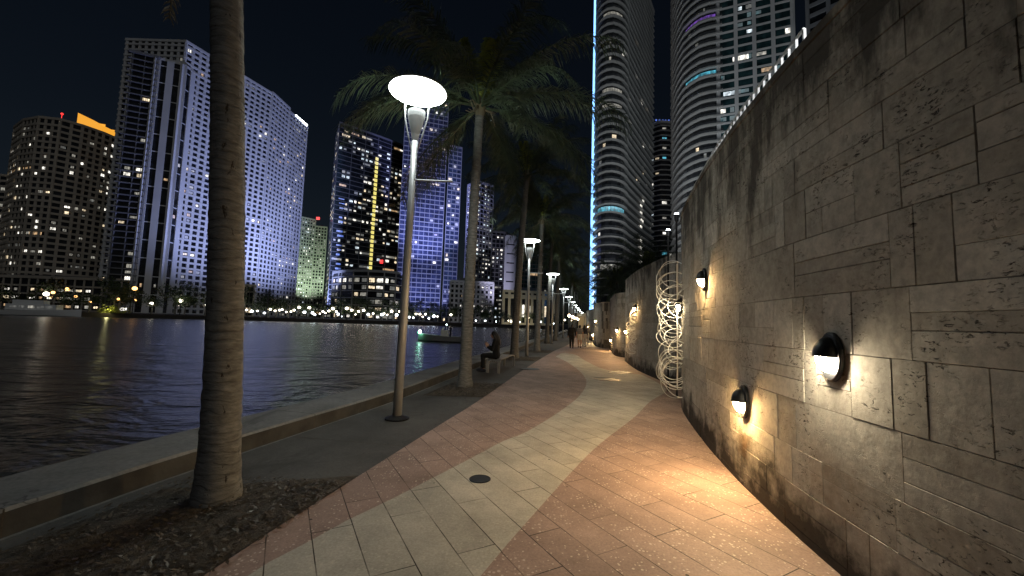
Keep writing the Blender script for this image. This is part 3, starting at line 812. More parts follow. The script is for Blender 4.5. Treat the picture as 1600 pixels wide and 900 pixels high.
def person(label, loc, rz, J, top, bottom, hair='short', sleeves=True, group='people walking on the promenade', legs_bare=False, dress=False):
    t = thing('person', label, 'person', loc, rz, group); V = {k: Vector(v) for k, v in J.items()}
    b = MB()
    hd = V['head']; nk = V['neck']; hf = V.get('face', Vector((0, 1, 0))).normalized()
    side_ = hf.cross(Vector((0, 0, 1))).normalized(); upv = side_.cross(hf)
    Mh = Matrix((side_, hf, upv)).transposed()
    b.ellipsoid(hd, (.075, .095, .115), 18, 14, Mh)
    b.ellipsoid(hd + hf * .035 - upv * .06, (.052, .058, .055), 12, 8, Mh)           # jaw
    b.tube([hd + hf * .088 + upv * .015, hd + hf * .112 - upv * .025], [.010, .016], 6, rnd_cap=True)   # nose
    b.ellipsoid(hd + hf * .085 - upv * .058, (.026, .014, .008), 8, 6, Mh)          # lips
    for s in (-1, 1):
        b.ellipsoid(hd + side_ * .078 * s - hf * .005, (.012, .022, .032), 8, 6, Mh)   # ears
        b.ellipsoid(hd + side_ * .03 * s + hf * .086 + upv * .012, (.014, .012, .009), 8, 6, Mh)  # eyes
    b.tube([hd - upv * .05 - hf * .01, nk], [.052, .058], 10, rnd_cap=True)
    tor = [nk, V['chest'], V['waist'], V['hip']]
    def torso(b, g):
        ch, wa, hp, shl, shr = V['chest'], V['waist'], V['hip'], V['shoulder_l'], V['shoulder_r']
        b.tube([shl, shl.lerp(shr, .5) + Vector((0, 0, .02)), shr], [.055 + g, .085 + g, .055 + g], 10, rnd_cap=True)
        sv = (shr - shl).normalized()
        for o_ in (-.075, 0, .075):
            b.tube([nk.lerp(ch, .35) + sv * o_, ch + sv * o_ * 1.1, wa + sv * o_ * .9, hp + sv * o_], [.08 + g, .105 + g, .09 + g, .105 + g], 12, rnd_cap=True)
    torso(b, 0)
    for s in ('l', 'r'):
        b.tube([V['shoulder_' + s], V['elbow_' + s]], [.05, .04], 10, rnd_cap=True)
        b.tube([V['elbow_' + s], V['wrist_' + s]], [.04, .028], 10, rnd_cap=True)
        hand(b, V['wrist_' + s], V.get('hand_' + s, V['wrist_' + s] - V['elbow_' + s]), V.get('palmup_' + s, Vector((1 if s == 'l' else -1, 0, .2))), 1 if s == 'l' else -1)
        hipj = V['hipj_' + s]
        b.tube([hipj, V['knee_' + s]], [.09, .058], 12, rnd_cap=True)
        b.tube([V['knee_' + s], V['knee_' + s].lerp(V['ankle_' + s], .35), V['ankle_' + s]], [.056, .056, .036], 10, rnd_cap=True)
    finish(b.build('body', M['skin'], t), .009)
    b = MB(); g = .014; torso(b, g)
    for s in ('l', 'r'):
        el, wr, sh = V['elbow_' + s], V['wrist_' + s], V['shoulder_' + s]
        b.tube([sh, el] if sleeves else [sh, sh.lerp(el, .65)], [.062, .053] if sleeves else [.064, .062], 10, rnd_cap=sleeves)
        if sleeves: b.tube([el, wr.lerp(el, .08)], [.053, .040], 10)
    finish(b.build('shirt', top, t), .012, 3)
    b = MB()
    sv = (V['shoulder_r'] - V['shoulder_l']).normalized()
    for o_ in (-.07, 0, .07): b.tube([V['waist'].lerp(V['hip'], .4) + sv * o_, V['hip'] + sv * o_], [.112, .127], 12, rnd_cap=True)
    for s in ('l', 'r'):
        kn, an, hj = V['knee_' + s], V['ankle_' + s], V['hipj_' + s]
        if legs_bare: b.tube([hj, hj.lerp(kn, .75)], [.108, .095], 12)
        else:
            b.tube([hj, kn], [.105, .074], 12, rnd_cap=True); b.tube([kn, an.lerp(kn, .05)], [.074, .06], 12)
    finish(b.build('shorts' if legs_bare else 'trousers', bottom, t), .013, 3)
    for s in ('l', 'r'):
        b = MB(); an = V['ankle_' + s]; fd = V.get('toe_' + s, Vector((0, 1, 0))); fd = Vector((fd.x, fd.y, 0)).normalized(); zf = V['floor_' + s].z if 'floor_' + s in V else 0
        b.tube([Vector((an.x, an.y, zf + .045)) - fd * .05, Vector((an.x, an.y, zf + .045)) + fd * .06, Vector((an.x, an.y, zf + .034)) + fd * .17], [.042, .044, .032], 10, rnd_cap=True)
        b.tube([an, Vector((an.x, an.y, zf + .05))], [.04, .045], 10, rnd_cap=True)
        finish(b.build('shoe', M['dark_cloth'], t), .011, 2)
    b = MB(); b.ellipsoid(hd + upv * .022 - hf * .018, (.086, .1, .112), 16, 12, Mh)
    if hair == 'long':
        b.tube([hd + upv * .05 - hf * .05, hd - hf * .085 - upv * .05, nk - hf * .085 - upv * .05, V['chest'] - hf * .125], [.085, .085, .075, .04], 12, rnd_cap=True)
        for s in (-1, 1): b.tube([hd + side_ * .06 * s + upv * .03, hd + side_ * .085 * s - hf * .03 - upv * .08, nk + side_ * .08 * s - hf * .03 - upv * .04], [.03, .035, .02], 8, rnd_cap=True)
    else:
        b.ellipsoid(hd - hf * .04 - upv * .02, (.082, .075, .09), 14, 10, Mh)
    ho = finish(b.build('hair', M['hair'], t), .012, 2)
    # keep the hair off the face
    return t
def walking(h=1.72, stride=.18, swing=.12, sw=.19):
    k = h / 1.75
    J = dict(head=(0, .02, 1.62), neck=(0, 0, 1.47), chest=(0, 0, 1.28), waist=(0, 0, 1.08), hip=(0, 0, .95),
             shoulder_l=(-sw, 0, 1.41), shoulder_r=(sw, 0, 1.41), elbow_l=(-sw - .06, -swing * .5, 1.12), elbow_r=(sw + .06, swing * .4, 1.12),
             wrist_l=(-sw - .07, -swing * .4 + .08, .88), wrist_r=(sw + .06, swing + .12, .90),
             hipj_l=(-.09, 0, .90), hipj_r=(.09, 0, .90), knee_l=(-.095, stride * .6, .50), knee_r=(.095, -.02, .49),
             ankle_l=(-.095, stride, .09), ankle_r=(.095, -stride, .10))
    return {a: tuple(c * k for c in v) for a, v in J.items()}
gp = G(893, 544.5)
person('man all in black walking away along the middle of the path', (gp.x, gp.y, .012), -.2, walking(1.68, .12, .1, .2), M['black_cloth'], M['black_cloth'])
gp = G(907, 544); person('person in grey top and pale shorts right of the man in black', (gp.x, gp.y + .4, .012), -.25, walking(1.62, .14, .1, .18), M['grey_cloth'], M['white_cloth'], sleeves=False, legs_bare=True)
gp = G(914, 543); person('woman in a dark top and light trousers beside the person in shorts', (gp.x + .1, gp.y + .9, .012), -.15, walking(1.62, .12, .1, .17), M['dark_cloth'], M['white_cloth'], 'long')
gp = G(921, 541); person('person in dark clothes at the wall side of the walking group', (gp.x, gp.y + 1.2, .012), -.2, walking(1.66, .16, .1, .18), M['dark_cloth'], M['grey_cloth'])
person('distant person in dark clothes near the lit pavilion', (12.2, 62, .012), .3, walking(1.7, .15, .1, .18), M['dark_cloth'], M['dark_cloth'])
# seated woman, local +Y is the way she faces (the water)
swx = .42
bw = Vector((bench_p.x + .1, bench_p.y + .3, 0)) + Matrix.Rotation(R(78), 3, 'Z') @ Vector((.12, 0, 0))
S = dict(head=(0, .07, 1.24), neck=(0, 0, 1.08), chest=(0, -.02, .90), waist=(0, -.03, .70), hip=(0, -.04, .56), face=(0, .93, -.3),
         shoulder_l=(-.165, 0, 1.02), shoulder_r=(.165, 0, 1.02), elbow_l=(-.2, .06, .76), elbow_r=(.2, .07, .77),
         wrist_l=(-.07, .27, .84), wrist_r=(.06, .27, .86), hand_l=(.02, .05, .1), hand_r=(-.02, .05, .1),
         hipj_l=(-.09, -.02, .555), hipj_r=(.09, -.02, .555), knee_l=(-.08, .42, .55), knee_r=(.085, .43, .54),
         ankle_l=(-.09, .36, .10), ankle_r=(.09, .47, .10))
sit = person('woman in black with long dark hair sitting on the bench holding up a phone', (bw.x, bw.y, 0), R(78), S, M['black_cloth'], M['black_cloth'], 'long', group=None)
ph = Vector((bw.x, bw.y, 0)) + Matrix.Rotation(R(78), 3, 'Z') @ Vector((0, .36, .97))
b = MB(); b.box((0, 0, 0), (.075, .009, .155)); 
po = b.build('phone', M['black_metal']); po.location = ph; po.rotation_euler = (R(-20), 0, R(78)); tag(po, 'dark phone held up by the seated woman', 'phone')

# ------------------------------------------------------------------ towers
MANY = 85
def outset(poly, d):
    n = len(poly); out = []
    for i in range(n):
        a, p, c = Vector(poly[i - 1]), Vector(poly[i]), Vector(poly[(i + 1) % n])
        n1 = Vector(((p - a).y, -(p - a).x)).normalized(); n2 = Vector(((c - p).y, -(c - p).x)).normalized()
        m_ = (n1 + n2); m_ = m_.normalized() if m_.length > 1e-6 else n1
        out.append(p + m_ * d / max(.45, m_.dot(n1)))
    return out
def ccw(poly):
    a = sum(poly[i - 1][0] * poly[i][1] - poly[i][0] * poly[i - 1][1] for i in range(len(poly)))
    return poly if a > 0 else list(reversed(poly))
def tower(label, foot, H, fh=3.3, bay=3.6, fmat='f_grey', gmat='glass', lit=.2, cols=('white', 'warm', 'dim', 'cool'), band_h=.35, band_out=.2,
          pier_w=.3, pier_out=.15, pier_every=1, seed=1, z0=.3, cat='tower', name='apartment_tower', group='lit towers on the skyline', win=(.8, .62), roof_h=3.0, rail=0.0, skip_low=0, wj=.0):
    rr = random.Random(seed); foot = ccw([tuple(p) for p in foot]); n = len(foot)
    cx, cy = sum(p[0] for p in foot) / n, sum(p[1] for p in foot) / n
    root = thing(name, label, cat, (cx, cy, z0), 0, group); O = (cx, cy, 0)
    b = MB(); b.prism(foot, 0, H); b.build('glazing', M[gmat], root, O)
    nf = int((H - .2) / fh)
    b = MB(); po = outset(foot, band_out)
    for k in range(nf + 1): b.prism(po, k * fh - band_h * .5 + (band_h * .5 if k == 0 else 0), k * fh + band_h * .5)
    b.prism(outset(foot, band_out + .05), H - .4, H + 1.0)
    b.build('floor_bands', M[fmat], root, O)
    if rail:
        b = MB(); pr = outset(foot, band_out - .05)
        for k in range(1, nf + 1):
            for i in range(n):
                a, c = pr[i], pr[(i + 1) % n]; z_ = k * fh + band_h * .5
                b.quad((a[0], a[1], z_), (c[0], c[1], z_), (c[0], c[1], z_ + rail), (a[0], a[1], z_ + rail))
        b.build('balcony_glass', M['rail'], root, O)
    pb = MB(); wins = []
    for i in range(n):
        a, c = Vector(foot[i]), Vector(foot[(i + 1) % n]); d = c - a; Le = d.length
        if Le < 1e-3: continue
        nn = Vector((d.y, -d.x)) / Le; d = d / Le
        mid = (a + c) / 2
        facing = nn.dot(-mid.normalized()) > -.15
        nb = max(1, round(Le / bay)); bw_ = Le / nb
        if pier_w > 0:
            for k in range(nb + 1):
                if k % pier_every and k != nb: continue
                q = a + d * bw_ * k + nn * (pier_out / 2 - .1)
                pb.box((q.x, q.y, H / 2), (pier_w, pier_out + .2, H - .05), math.atan2(d.y, d.x))
        if not facing: continue
        colp = [rr.uniform(.3, 1.7) for _ in range(nb)]
        for f in range(skip_low, nf):
            fp = rr.uniform(.5, 1.5); run = 0
            for k in range(nb):
                if rr.random() < lit * colp[k] * fp or (run and rr.random() < .35):
                    run = 0 if run else 1
                    col = rr.choice(cols); ww = bw_ * win[0] * rr.uniform(.45, 1.0); hh = fh * win[1] * rr.uniform(.6, 1.0)
                    if rr.random() < .13 and 0 < k < nb - 1: ww = bw_ * rr.uniform(1.5, 1.95); col = rr.choice(('dim', 'faint', 'warmdim', col))
                    q = a + d * bw_ * (k + .5) + nn * .1; zc = f * fh + fh * .5
                    h_ = d * ww / 2
                    wins.append((q.length, col, [(q.x - h_.x - cx, q.y - h_.y - cy, zc - hh / 2), (q.x + h_.x - cx, q.y + h_.y - cy, zc - hh / 2), (q.x + h_.x - cx, q.y + h_.y - cy, zc + hh / 2), (q.x - h_.x - cx, q.y - h_.y - cy, zc + hh / 2)]))
                else: run = 0
    if pier_w > 0: pb.build('facade_piers', M[fmat], root, O)
    rb = MB(); ri = [Vector((cx, cy)).lerp(Vector(p), .6) for p in foot]; rb.prism([tuple(p) for p in ri], H + .9, H + roof_h); rb.build('roof_plant', M['roof'], root, O)
    wins.sort(key=lambda x: x[0])
    for (_, col, q) in wins[:MANY]:
        b = MB(); b.quad(*q); b.build('lit_window', E[col], root)
    if len(wins) > MANY:
        names = sorted(set(w_[1] for w_ in wins[MANY:])); b = MB()
        for (_, col, q) in wins[MANY:]: b.cur = names.index(col); b.quad(*q)
        tag(b.build('lit_windows', [E[c] for c in names], root), kind='stuff')
    return root, (cx, cy, z0)
m_, t_, p_ = NT('balcony_glass_rail'); p_.inputs['Base Color'].default_value = (.2, .22, .24, 1); p_.inputs['Roughness'].default_value = .15; p_.inputs['Alpha'].default_value = .22
nn_ = nd(t_, 'ShaderNodeTexNoise'); nn_.inputs['Scale'].default_value = .4; M['rail'] = m_
def X(px, py, D): return (U(px, py, D).x, D)
def part(b, name, mat, root, loc, smooth=False):
    return b.build(name, mat, root, (loc[0], loc[1], 0), smooth)

# --- left bank
fH = lambda px, py, D: U(px, py, D).z - .3
# far-left slab at the picture edge
tower('dark slab tower cut by the left picture edge', [X(-70, 300, 235), X(14, 275, 240), X(14, 275, 275), X(-90, 275, 270)], fH(5, 275, 240), 3.3, 4, 'f_tan', lit=.16, seed=2, cols=('white', 'dim', 'warm'), band_h=1.3)
# tan curved tower with orange crown
f1 = [X(24, 190, 236), X(38, 186, 226), X(62, 182, 222), X(95, 186, 224), X(130, 192, 231), X(163, 200, 240), X(194, 214, 252), X(194, 214, 285), X(30, 214, 275)]
r_, l_ = tower('curved tan tower with a glowing orange roof crown', f1, fH(62, 184, 222), 3.35, 3.5, 'f_tan', lit=.19, seed=5, cols=('white', 'white', 'warm', 'dim', 'dim', 'faint'), band_h=1.25, band_out=.5, pier_w=1.3, pier_out=.3, win=(.6, .5))
b = MB(); Ht = fH(62, 184, 222)
cr = [Vector(X(*p)) for p in ((120, 192, 229), (140, 195, 234), (160, 200, 239), (176, 206, 245), (193, 214, 251))]; cz = [6.2, 4.8, 3.6, 3.5, 4.6]
for i in range(4):
    a, c = cr[i], cr[i + 1]; o2 = Vector((0, 9))
    for (p, q) in ((a, c), (c + o2, a + o2)):
        b.quad((p.x, p.y, Ht + .9), (q.x, q.y, Ht + .9), (q.x, q.y, Ht + .9 + cz[i + 1]), (p.x, p.y, Ht + .9 + cz[i]))
    b.quad((a.x, a.y, Ht + .9 + cz[i]), (c.x, c.y, Ht + .9 + cz[i + 1]), (c.x, c.y + 9, Ht + .9 + cz[i + 1]), (a.x, a.y + 9, Ht + .9 + cz[i]))
part(b, 'orange_crown', E['orange'], r_, l_)
for (px, py) in ((97, 178), (127, 187)):
    q = U(px, py, 240); b = MB(); b.tube([(q.x, q.y, Ht), (q.x, q.y, q.z - .3)], .15, 6); b.ellipsoid((q.x, q.y, q.z - .3), (.7, .7, .7), 8, 6); part(b, 'roof_beacon', E['red'], r_, l_)
# big white tower: wing facing the river, then the long blue-lit side
Hw = fH(240, 92, 219)
f2 = [X(210, 80, 214), X(247, 90, 218.5), X(288, 100, 224), X(288, 100, 300), X(215, 80, 300)]
tower('white tower wing with dark balconies and two tall pale stripes', f2[:2] + [Vector(f2[1]) + Vector((4, 40)), Vector(f2[0]) + Vector((0, 40))], Hw, 3.3, 5, 'f_mid', lit=.10, seed=8, cols=('white', 'warm', 'dim'), band_h=.5, band_out=1.2, pier_w=.3, pier_out=.9, win=(.8, .6))
a_, c_ = Vector(f2[1]), Vector(f2[2])
tower('narrow white tower core of two tall pale stripes between dark glass', [tuple(a_), tuple(c_), (c_.x + 2, c_.y + 30), (a_.x + 3, a_.y + 30)], Hw, 9.9, (c_ - a_).length / 2, 'f_white', lit=.05, seed=9, cols=('dim', 'warmdim'), band_h=.5, band_out=.1, pier_w=3.1, pier_out=.5, win=(.3, .2), roof_h=7)
n0 = Vector((U(291, 70, 226).x, 226)); n1 = Vector((U(425, 140, 279).x, 279)); n2 = Vector((U(452, 168, 300).x, 300)); n3 = Vector((U(479, 207, 325).x, 325))
def slab(a, c, h, seed, lab, lit, dx=-34, **kw):
    return tower(lab, [tuple(a), tuple(c), (c.x + dx, c.y), (a.x + dx, a.y)], h, 3.3, 3.9, 'f_white', lit=lit, seed=seed, cols=('warm', 'white', 'dim', 'faint', 'faint', 'warmdim'), band_h=1.15, band_out=.7, pier_w=1.5, pier_out=.5, win=(.55, .5), **kw)
slab(n0, n1, fH(291, 66, 226), 11, 'tall white tower floodlit blue, highest part behind the nearest palm trunk', .10)
slab(n1 + Vector((.5, .3)), n2, fH(430, 148, 281), 12, 'middle step of the blue-lit white tower', .13)
slab(n2 + Vector((.5, .3)), n3, fH(462, 180, 305), 13, 'lowest step of the blue-lit white tower at its far end, pale roof lights', .2)
b = MB(); q = U(462, 180, 305)
for i in range(7):
    p = n2.lerp(n3, .3 + .1 * i); b.ellipsoid((p.x + 1, p.y, q.z + .9), (.8, .8, .8), 8, 6)
tag(b.build('roof_light_string', E['bulbc']), 'string of white roof lights along the far end of the blue-lit tower', 'roof lights')
# green dotted pair
r_, l_ = tower('pale green tower dotted with tiny lit windows', [X(464, 338, 372), X(493, 345, 385), X(493, 345, 420), X(470, 338, 410)], fH(478, 340, 375), 3.0, 2.6, 'f_green', lit=.42, seed=15, cols=('white', 'cool', 'dim', 'dim'), band_h=1.1, band_out=.3, pier_w=.9, pier_out=.3, win=(.5, .5))
b = MB(); q = U(497, 340, 380); b.box((q.x, q.y, q.z - 1), (3, 1, 2.4)); part(b, 'red_roof_sign', E['red'], r_, l_)
tower('shorter pale green tower behind the dotted one', [X(493, 355, 388), X(511, 358, 392), X(511, 355, 420), X(493, 355, 420)], fH(500, 355, 390), 3.0, 2.6, 'f_green', lit=.3, seed=16, cols=('dim', 'white', 'dim'), band_h=1.1, band_out=.3, pier_w=.9, pier_out=.3, win=(.5, .5))
# dark glass tower with yellow stair
fa, fb, fc_ = Vector(X(531, 192, 280)), Vector(X(592, 214, 300)), Vector(X(637, 233, 318))
Hd = fH(531, 192, 280)
f4 = [tuple(fa), tuple(fb), tuple(fc_), (fc_.x - 8, fc_.y + 30), (fa.x - 14, fa.y + 26)]
r_, l_ = tower('dark glass tower with a bright yellow vertical stair light', f4, Hd, 3.3, 3.4, 'f_dark', lit=.3, seed=21, cols=('white', 'warm', 'dim', 'faint', 'faint', 'cool'), band_h=.45, band_out=.12, pier_w=.35, pier_out=.2, pier_every=3, win=(.85, .55))
b = MB(); dr = (fb - fa).normalized(); st = fb - dr * .6 + Vector((dr.y, -dr.x)) * .45
for k in range(2, int(Hd / 3.3) - 4):
    z_ = k * 3.3 + .4; h_ = dr * 1.1
    b.box((st.x, st.y, z_ + 1.1), (2.2, .25, 2.3), math.atan2(dr.y, dr.x))
part(b, 'stair_light', E['yellow'], r_, l_)
b = MB(); s2 = fa + dr * 5 + Vector((dr.y, -dr.x)) * .3; rr_ = random.Random(3)
for k in range(3, 27):
    if rr_.random() < .85: b.box((s2.x + rr_.uniform(-.5, .5), s2.y, k * 3.3 + 1.6), (rr_.uniform(2, 4.6), .2, rr_.uniform(.5, 1.3)), math.atan2(dr.y, dr.x))
part(b, 'blue_lit_bay', E['blue'], r_, l_)
b = MB(); q = U(602, 409, 305); q2 = fb.lerp(fc_, .3); b.box((q2.x, q2.y - .4, q.z - .3), (3.6, .4, 2.8)); part(b, 'red_sign', E['red'], r_, l_)
# round podium
cpx = [(520, 258), (534, 250), (552, 245), (575, 243), (600, 244), (618, 248), (632, 256)]
tower('low rounded podium building with bright glass storeys on the water', [X(p, 440, d) for p, d in cpx] + [X(632, 440, 272), X(522, 440, 272)], fH(575, 424, 243), 4.3, 4.2, 'f_grey', lit=.5, seed=23, cols=('dim', 'white', 'faint', 'dim', 'warm'), band_h=.7, band_out=.6, pier_w=.5, pier_out=.5, pier_every=2, win=(.9, .6), cat='building', name='podium_building', roof_h=1.5, group=None)
# blue glass tower
r_, l_ = tower('tall blue-lit glass tower behind the nearest lamp post', [X(634, 172, 286), X(701, 165, 296), X(701, 165, 326), X(634, 165, 326)], fH(668, 150, 290), 3.4, 3.6, 'f_grey', 'blue_glass', lit=.06, seed=25, cols=('warm', 'white', 'dim', 'purple'), band_h=.7, band_out=.15, pier_w=.3, pier_out=.2, win=(.8, .55))
tower('stepped glass tower joined to the right of the blue-lit one', [X(702, 235, 300), X(722, 232, 304), X(722, 232, 330), X(702, 232, 330)], fH(710, 230, 302), 3.4, 3.4, 'f_grey', 'blue_glass', lit=.16, seed=26, cols=('white', 'dim', 'faint', 'warm'), band_h=.8, band_out=.2, pier_w=.4, pier_out=.2)
tower('grey balconied tower between the palm trunks, full of small white windows', [X(731, 300, 302), X(747, 284, 292), X(771, 292, 302), X(771, 292, 325), X(731, 292, 325)], fH(747, 284, 292), 3.2, 3.2, 'f_grey', lit=.6, seed=27, cols=('white', 'dim', 'cool', 'faint'), band_h=.6, band_out=.5, pier_w=.6, pier_out=.4, win=(.6, .5))
tower('shorter tower of dense lit windows beside the pale slab', [X(769, 362, 308), X(794, 366, 312), X(794, 366, 335), X(769, 366, 335)], fH(780, 363, 309), 3.2, 3.0, 'f_mid', lit=.6, seed=28, cols=('white', 'dim', 'cool', 'faint'), band_h=.6, band_out=.4, pier_w=.5, pier_out=.3, win=(.6, .5))
tower('blank pale slab tower just left of the second palm row', [X(791, 370, 282), X(806, 370, 284), X(806, 370, 300), X(791, 370, 300)], fH(798, 370, 283), 6.5, 6, 'f_white', lit=.03, seed=29, cols=('dim',), band_h=5.6, band_out=.25, pier_w=1.5, pier_out=.24)
tower('dark teal tower behind the palms and second street lamp', [X(808, 385, 345), X(862, 385, 352), X(862, 385, 380), X(808, 385, 380)], fH(830, 385, 348), 3.4, 3.6, 'f_dark', 'teal_glass', lit=.1, seed=30, cols=('tealdim', 'dim', 'faint'), band_h=.5, band_out=.2, pier_w=.4, pier_out=.2)
tower('white low-rise block with a grid of small windows beside the blue glass tower', [X(704, 440, 262), X(771, 443, 268), X(771, 440, 282), X(704, 440, 282)], fH(735, 441, 264), 3.1, 2.9, 'f_white', lit=.3, seed=31, cols=('white', 'dim', 'faint'), band_h=1.2, band_out=.2, pier_w=1.2, pier_out=.2, win=(.45, .45), cat='building', name='office_building', group=None)
tower('cream low building with tall vertical fins behind the lamp row', [X(787, 457, 226), X(866, 459, 232), X(866, 457, 250), X(787, 457, 250)], fH(825, 457, 229), 15.5, 3.2, 'f_cream', lit=.45, seed=32, cols=('warm', 'white', 'dim', 'dim'), band_h=2.2, band_out=.5, pier_w=1.4, pier_out=.6, win=(.55, .55), cat='building', name='civic_building', group=None)
tower('long low waterfront podium lit amber at the far left', [X(-60, 432, 213), X(60, 436, 214), X(190, 442, 216), X(190, 440, 221), X(-60, 430, 221)], fH(60, 434, 214), 4.2, 4.4, 'f_tan', lit=.6, seed=33, cols=('warmdim', 'warm', 'warmdim', 'dim', 'white'), band_h=.9, band_out=.6, pier_w=.7, pier_out=.4, win=(.7, .4), cat='building', name='podium_building', roof_h=1.5, group=None)
tower('small pale pavilion by the water under the blue-lit tower', [X(362, 446, 216), X(398, 447, 218), X(398, 447, 224), X(362, 447, 224)], fH(380, 447, 217), 6.5, 4, 'f_cream', lit=.7, seed=34, cols=('warm', 'white', 'dim'), band_h=.8, band_out=.8, pier_w=.6, pier_out=.4, cat='building', name='waterfront_pavilion', roof_h=1.2, group=None)

# --- right side towers on our bank
P = lambda px, D, py=440: (U(px, py, D).x, D)
foot_r1 = [P(929.5, 206), P(929, 196), P(930, 189), P(933, 184.5), P(938, 181.5), P(945, 179.6), P(953, 179), P(961, 179.8), P(968, 181.5), P(973, 184.5), P(976.5, 189), P(1017, 232), P(1000, 242), P(955, 232)]
r_, l_ = tower('slender curved balcony tower with a bright blue LED edge', foot_r1, 190, 3.7, 4.2, 'f_grey', lit=.05, seed=41, cols=('white', 'warm', 'dim', 'faint', 'faint', 'dim'), band_h=.4, band_out=1.5, pier_w=0, z0=0, rail=1.05, win=(.85, .55))
b = MB(); bw2 = MB(); e0 = Vector(foot_r1[1]) + Vector((-1.6, -1.2))
for k in range(0, 51):
    z_ = k * 3.7
    b.box((e0.x, e0.y, z_ + 1.85), (1.7, 1.2, 3.65))
    Mx = Matrix.Rotation(.35, 3, 'Y'); bw2.box((e0.x + .7, e0.y - .9, z_ + 1.6), (.42, .35, 2.5), M=Mx)
part(b, 'led_edge', E['led'], r_, l_); part(bw2, 'led_dashes', E['ledw'], r_, l_)
b = MB()
for k, px0, px1, pz in ((0, 941, 966, 322), (1, 941, 966, 326)):
    pass
q = U(955, 324, 178); 
arc = [Vector(p) for p in foot_r1[3:10]]
kf = int((q.z) / 3.7)
for a, c in zip(arc, arc[1:]):
    nn = Vector(((c - a).y, -(c - a).x)).normalized() * .25
    if nn.y > 0: nn = -nn
    b.quad((a.x + nn.x, a.y + nn.y, kf * 3.7 + .4), (c.x + nn.x, c.y + nn.y, kf * 3.7 + .4), (c.x + nn.x, c.y + nn.y, kf * 3.7 + 2.7), (a.x + nn.x, a.y + nn.y, kf * 3.7 + 2.7))
part(b, 'teal_lit_floor', E['teal'], r_, l_)
b = MB()
for py in (22, 138, 160, 412):
    kf = int(U(955, py, 178).z / 3.7)
    for a, c in zip(arc[1:-1], arc[2:-1]):
        nn = Vector(((c - a).y, -(c - a).x)).normalized() * .25
        if nn.y > 0: nn = -nn
        b.quad((a.x + nn.x, a.y + nn.y, kf * 3.7 + .4), (c.x + nn.x, c.y + nn.y, kf * 3.7 + .4), (c.x + nn.x, c.y + nn.y, kf * 3.7 + 2.5), (a.x + nn.x, a.y + nn.y, kf * 3.7 + 2.5))
part(b, 'lit_floor', E['dim'], r_, l_)
# lobby lights column on the flank
b = MB(); rr_ = random.Random(8); fl0, fl1 = Vector(foot_r1[10]), Vector(foot_r1[11]); dd = (fl1 - fl0).normalized(); nn = Vector((dd.y, -dd.x))
for k in range(3, 40):
    if rr_.random() < (.75 if k < 20 else .25):
        p = fl0 + dd * (fl1 - fl0).length * rr_.choice((.52, .56, .6)) + nn * .5
        b.box((p.x, p.y, k * 3.7 + 1.5), (rr_.uniform(2, 4.5), .3, 1.6), math.atan2(dd.y, dd.x))
part(b, 'stair_lights', E['white'], r_, l_)
# middle right tower
f_ = [P(1014, 262, 300), P(1022, 256, 300), P(1032, 253, 300), P(1044, 253, 300), P(1058, 257, 300), P(1066, 266, 300), P(1062, 290, 300), P(1016, 290, 300)]
r_, l_ = tower('dark balcony tower in the gap between the two right towers, blue roof lights', f_, fH(1035, 192, 253) + .3, 3.25, 3.6, 'f_grey', lit=.12, seed=43, cols=('white', 'cool', 'dim', 'teal', 'warm'), band_h=.4, band_out=1.3, pier_w=0, z0=0, win=(.8, .5), roof_h=2)
b = MB(); Hz = fH(1035, 192, 253) + .3
for k in range(7):
    p = Vector(P(1020 + k * 5, 254)); b.ellipsoid((p.x, p.y, Hz + 2.2), (.6, .6, .6), 8, 6)
part(b, 'roof_lights', E['blue'], r_, l_)
# big right tower: rounded balconies and flat white face
fl = [P(1240, 138, 100), P(1122, 148, 200)]
cv = [P(1120, 148.6, 250), P(1108, 149.5, 250), P(1096, 151, 250), P(1084, 154, 250), P(1073, 158, 250), P(1064, 164, 250), P(1057, 172, 250), P(1053, 184, 250)]
r_, l_ = tower('round-cornered tower with curved white balconies, a purple and a turquoise floor', cv + [(cv[0][0], 186)], 165, 3.25, 4.6, 'f_grey', lit=.10, seed=45, cols=('white', 'warm', 'cool', 'faint', 'faint', 'dim', 'faint'), band_h=.55, band_out=1.5, pier_w=0, z0=0, rail=1.0, win=(.45, .6))
for py, col, nm in ((24, 'purple', 'purple_lit_floor'), (116, 'teal', 'turquoise_lit_floor')):
    b = MB(); kf = int(U(1100, py, 150).z / 3.25)
    for a, c in zip(cv[:4], cv[1:5]):
        a, c = Vector(a), Vector(c); nn = Vector(((c - a).y, -(c - a).x)).normalized() * .25
        if nn.y > 0: nn = -nn
        b.quad((a.x + nn.x, a.y + nn.y, kf * 3.25 + .5), (c.x + nn.x, c.y + nn.y, kf * 3.25 + .5), (c.x + nn.x, c.y + nn.y, kf * 3.25 + 2.2), (a.x + nn.x, a.y + nn.y, kf * 3.25 + 2.2))
    part(b, nm, E[col], r_, l_)
A0, A1 = Vector(fl[1]), Vector(fl[0])
tower('flat white-faced tower rising over the near stone wall', [tuple(A0 + Vector((.3, 0))), tuple(A1), (A1.x, A1.y + 30), (A0.x + .3, A0.y + 34)], 165, 3.25, 3.0, 'f_white', 'teal_glass', lit=.09, seed=46, cols=('white', 'cool', 'tealdim', 'tealdim', 'faint', 'tealdim'), band_h=.8, band_out=.15, pier_w=1.25, pier_out=.5, pier_every=2, z0=0, win=(.75, .6))
tower('dark slab tower peeping over the wall at the top right', [P(1262, 120, 20), P(1330, 112, 20), P(1330, 140, 20), P(1262, 140, 20)], 130, 3.3, 5, 'f_mid', lit=.05, seed=47, cols=('dim', 'white'), band_h=1.2, band_out=.3, pier_w=1.0, pier_out=.5, z0=0)

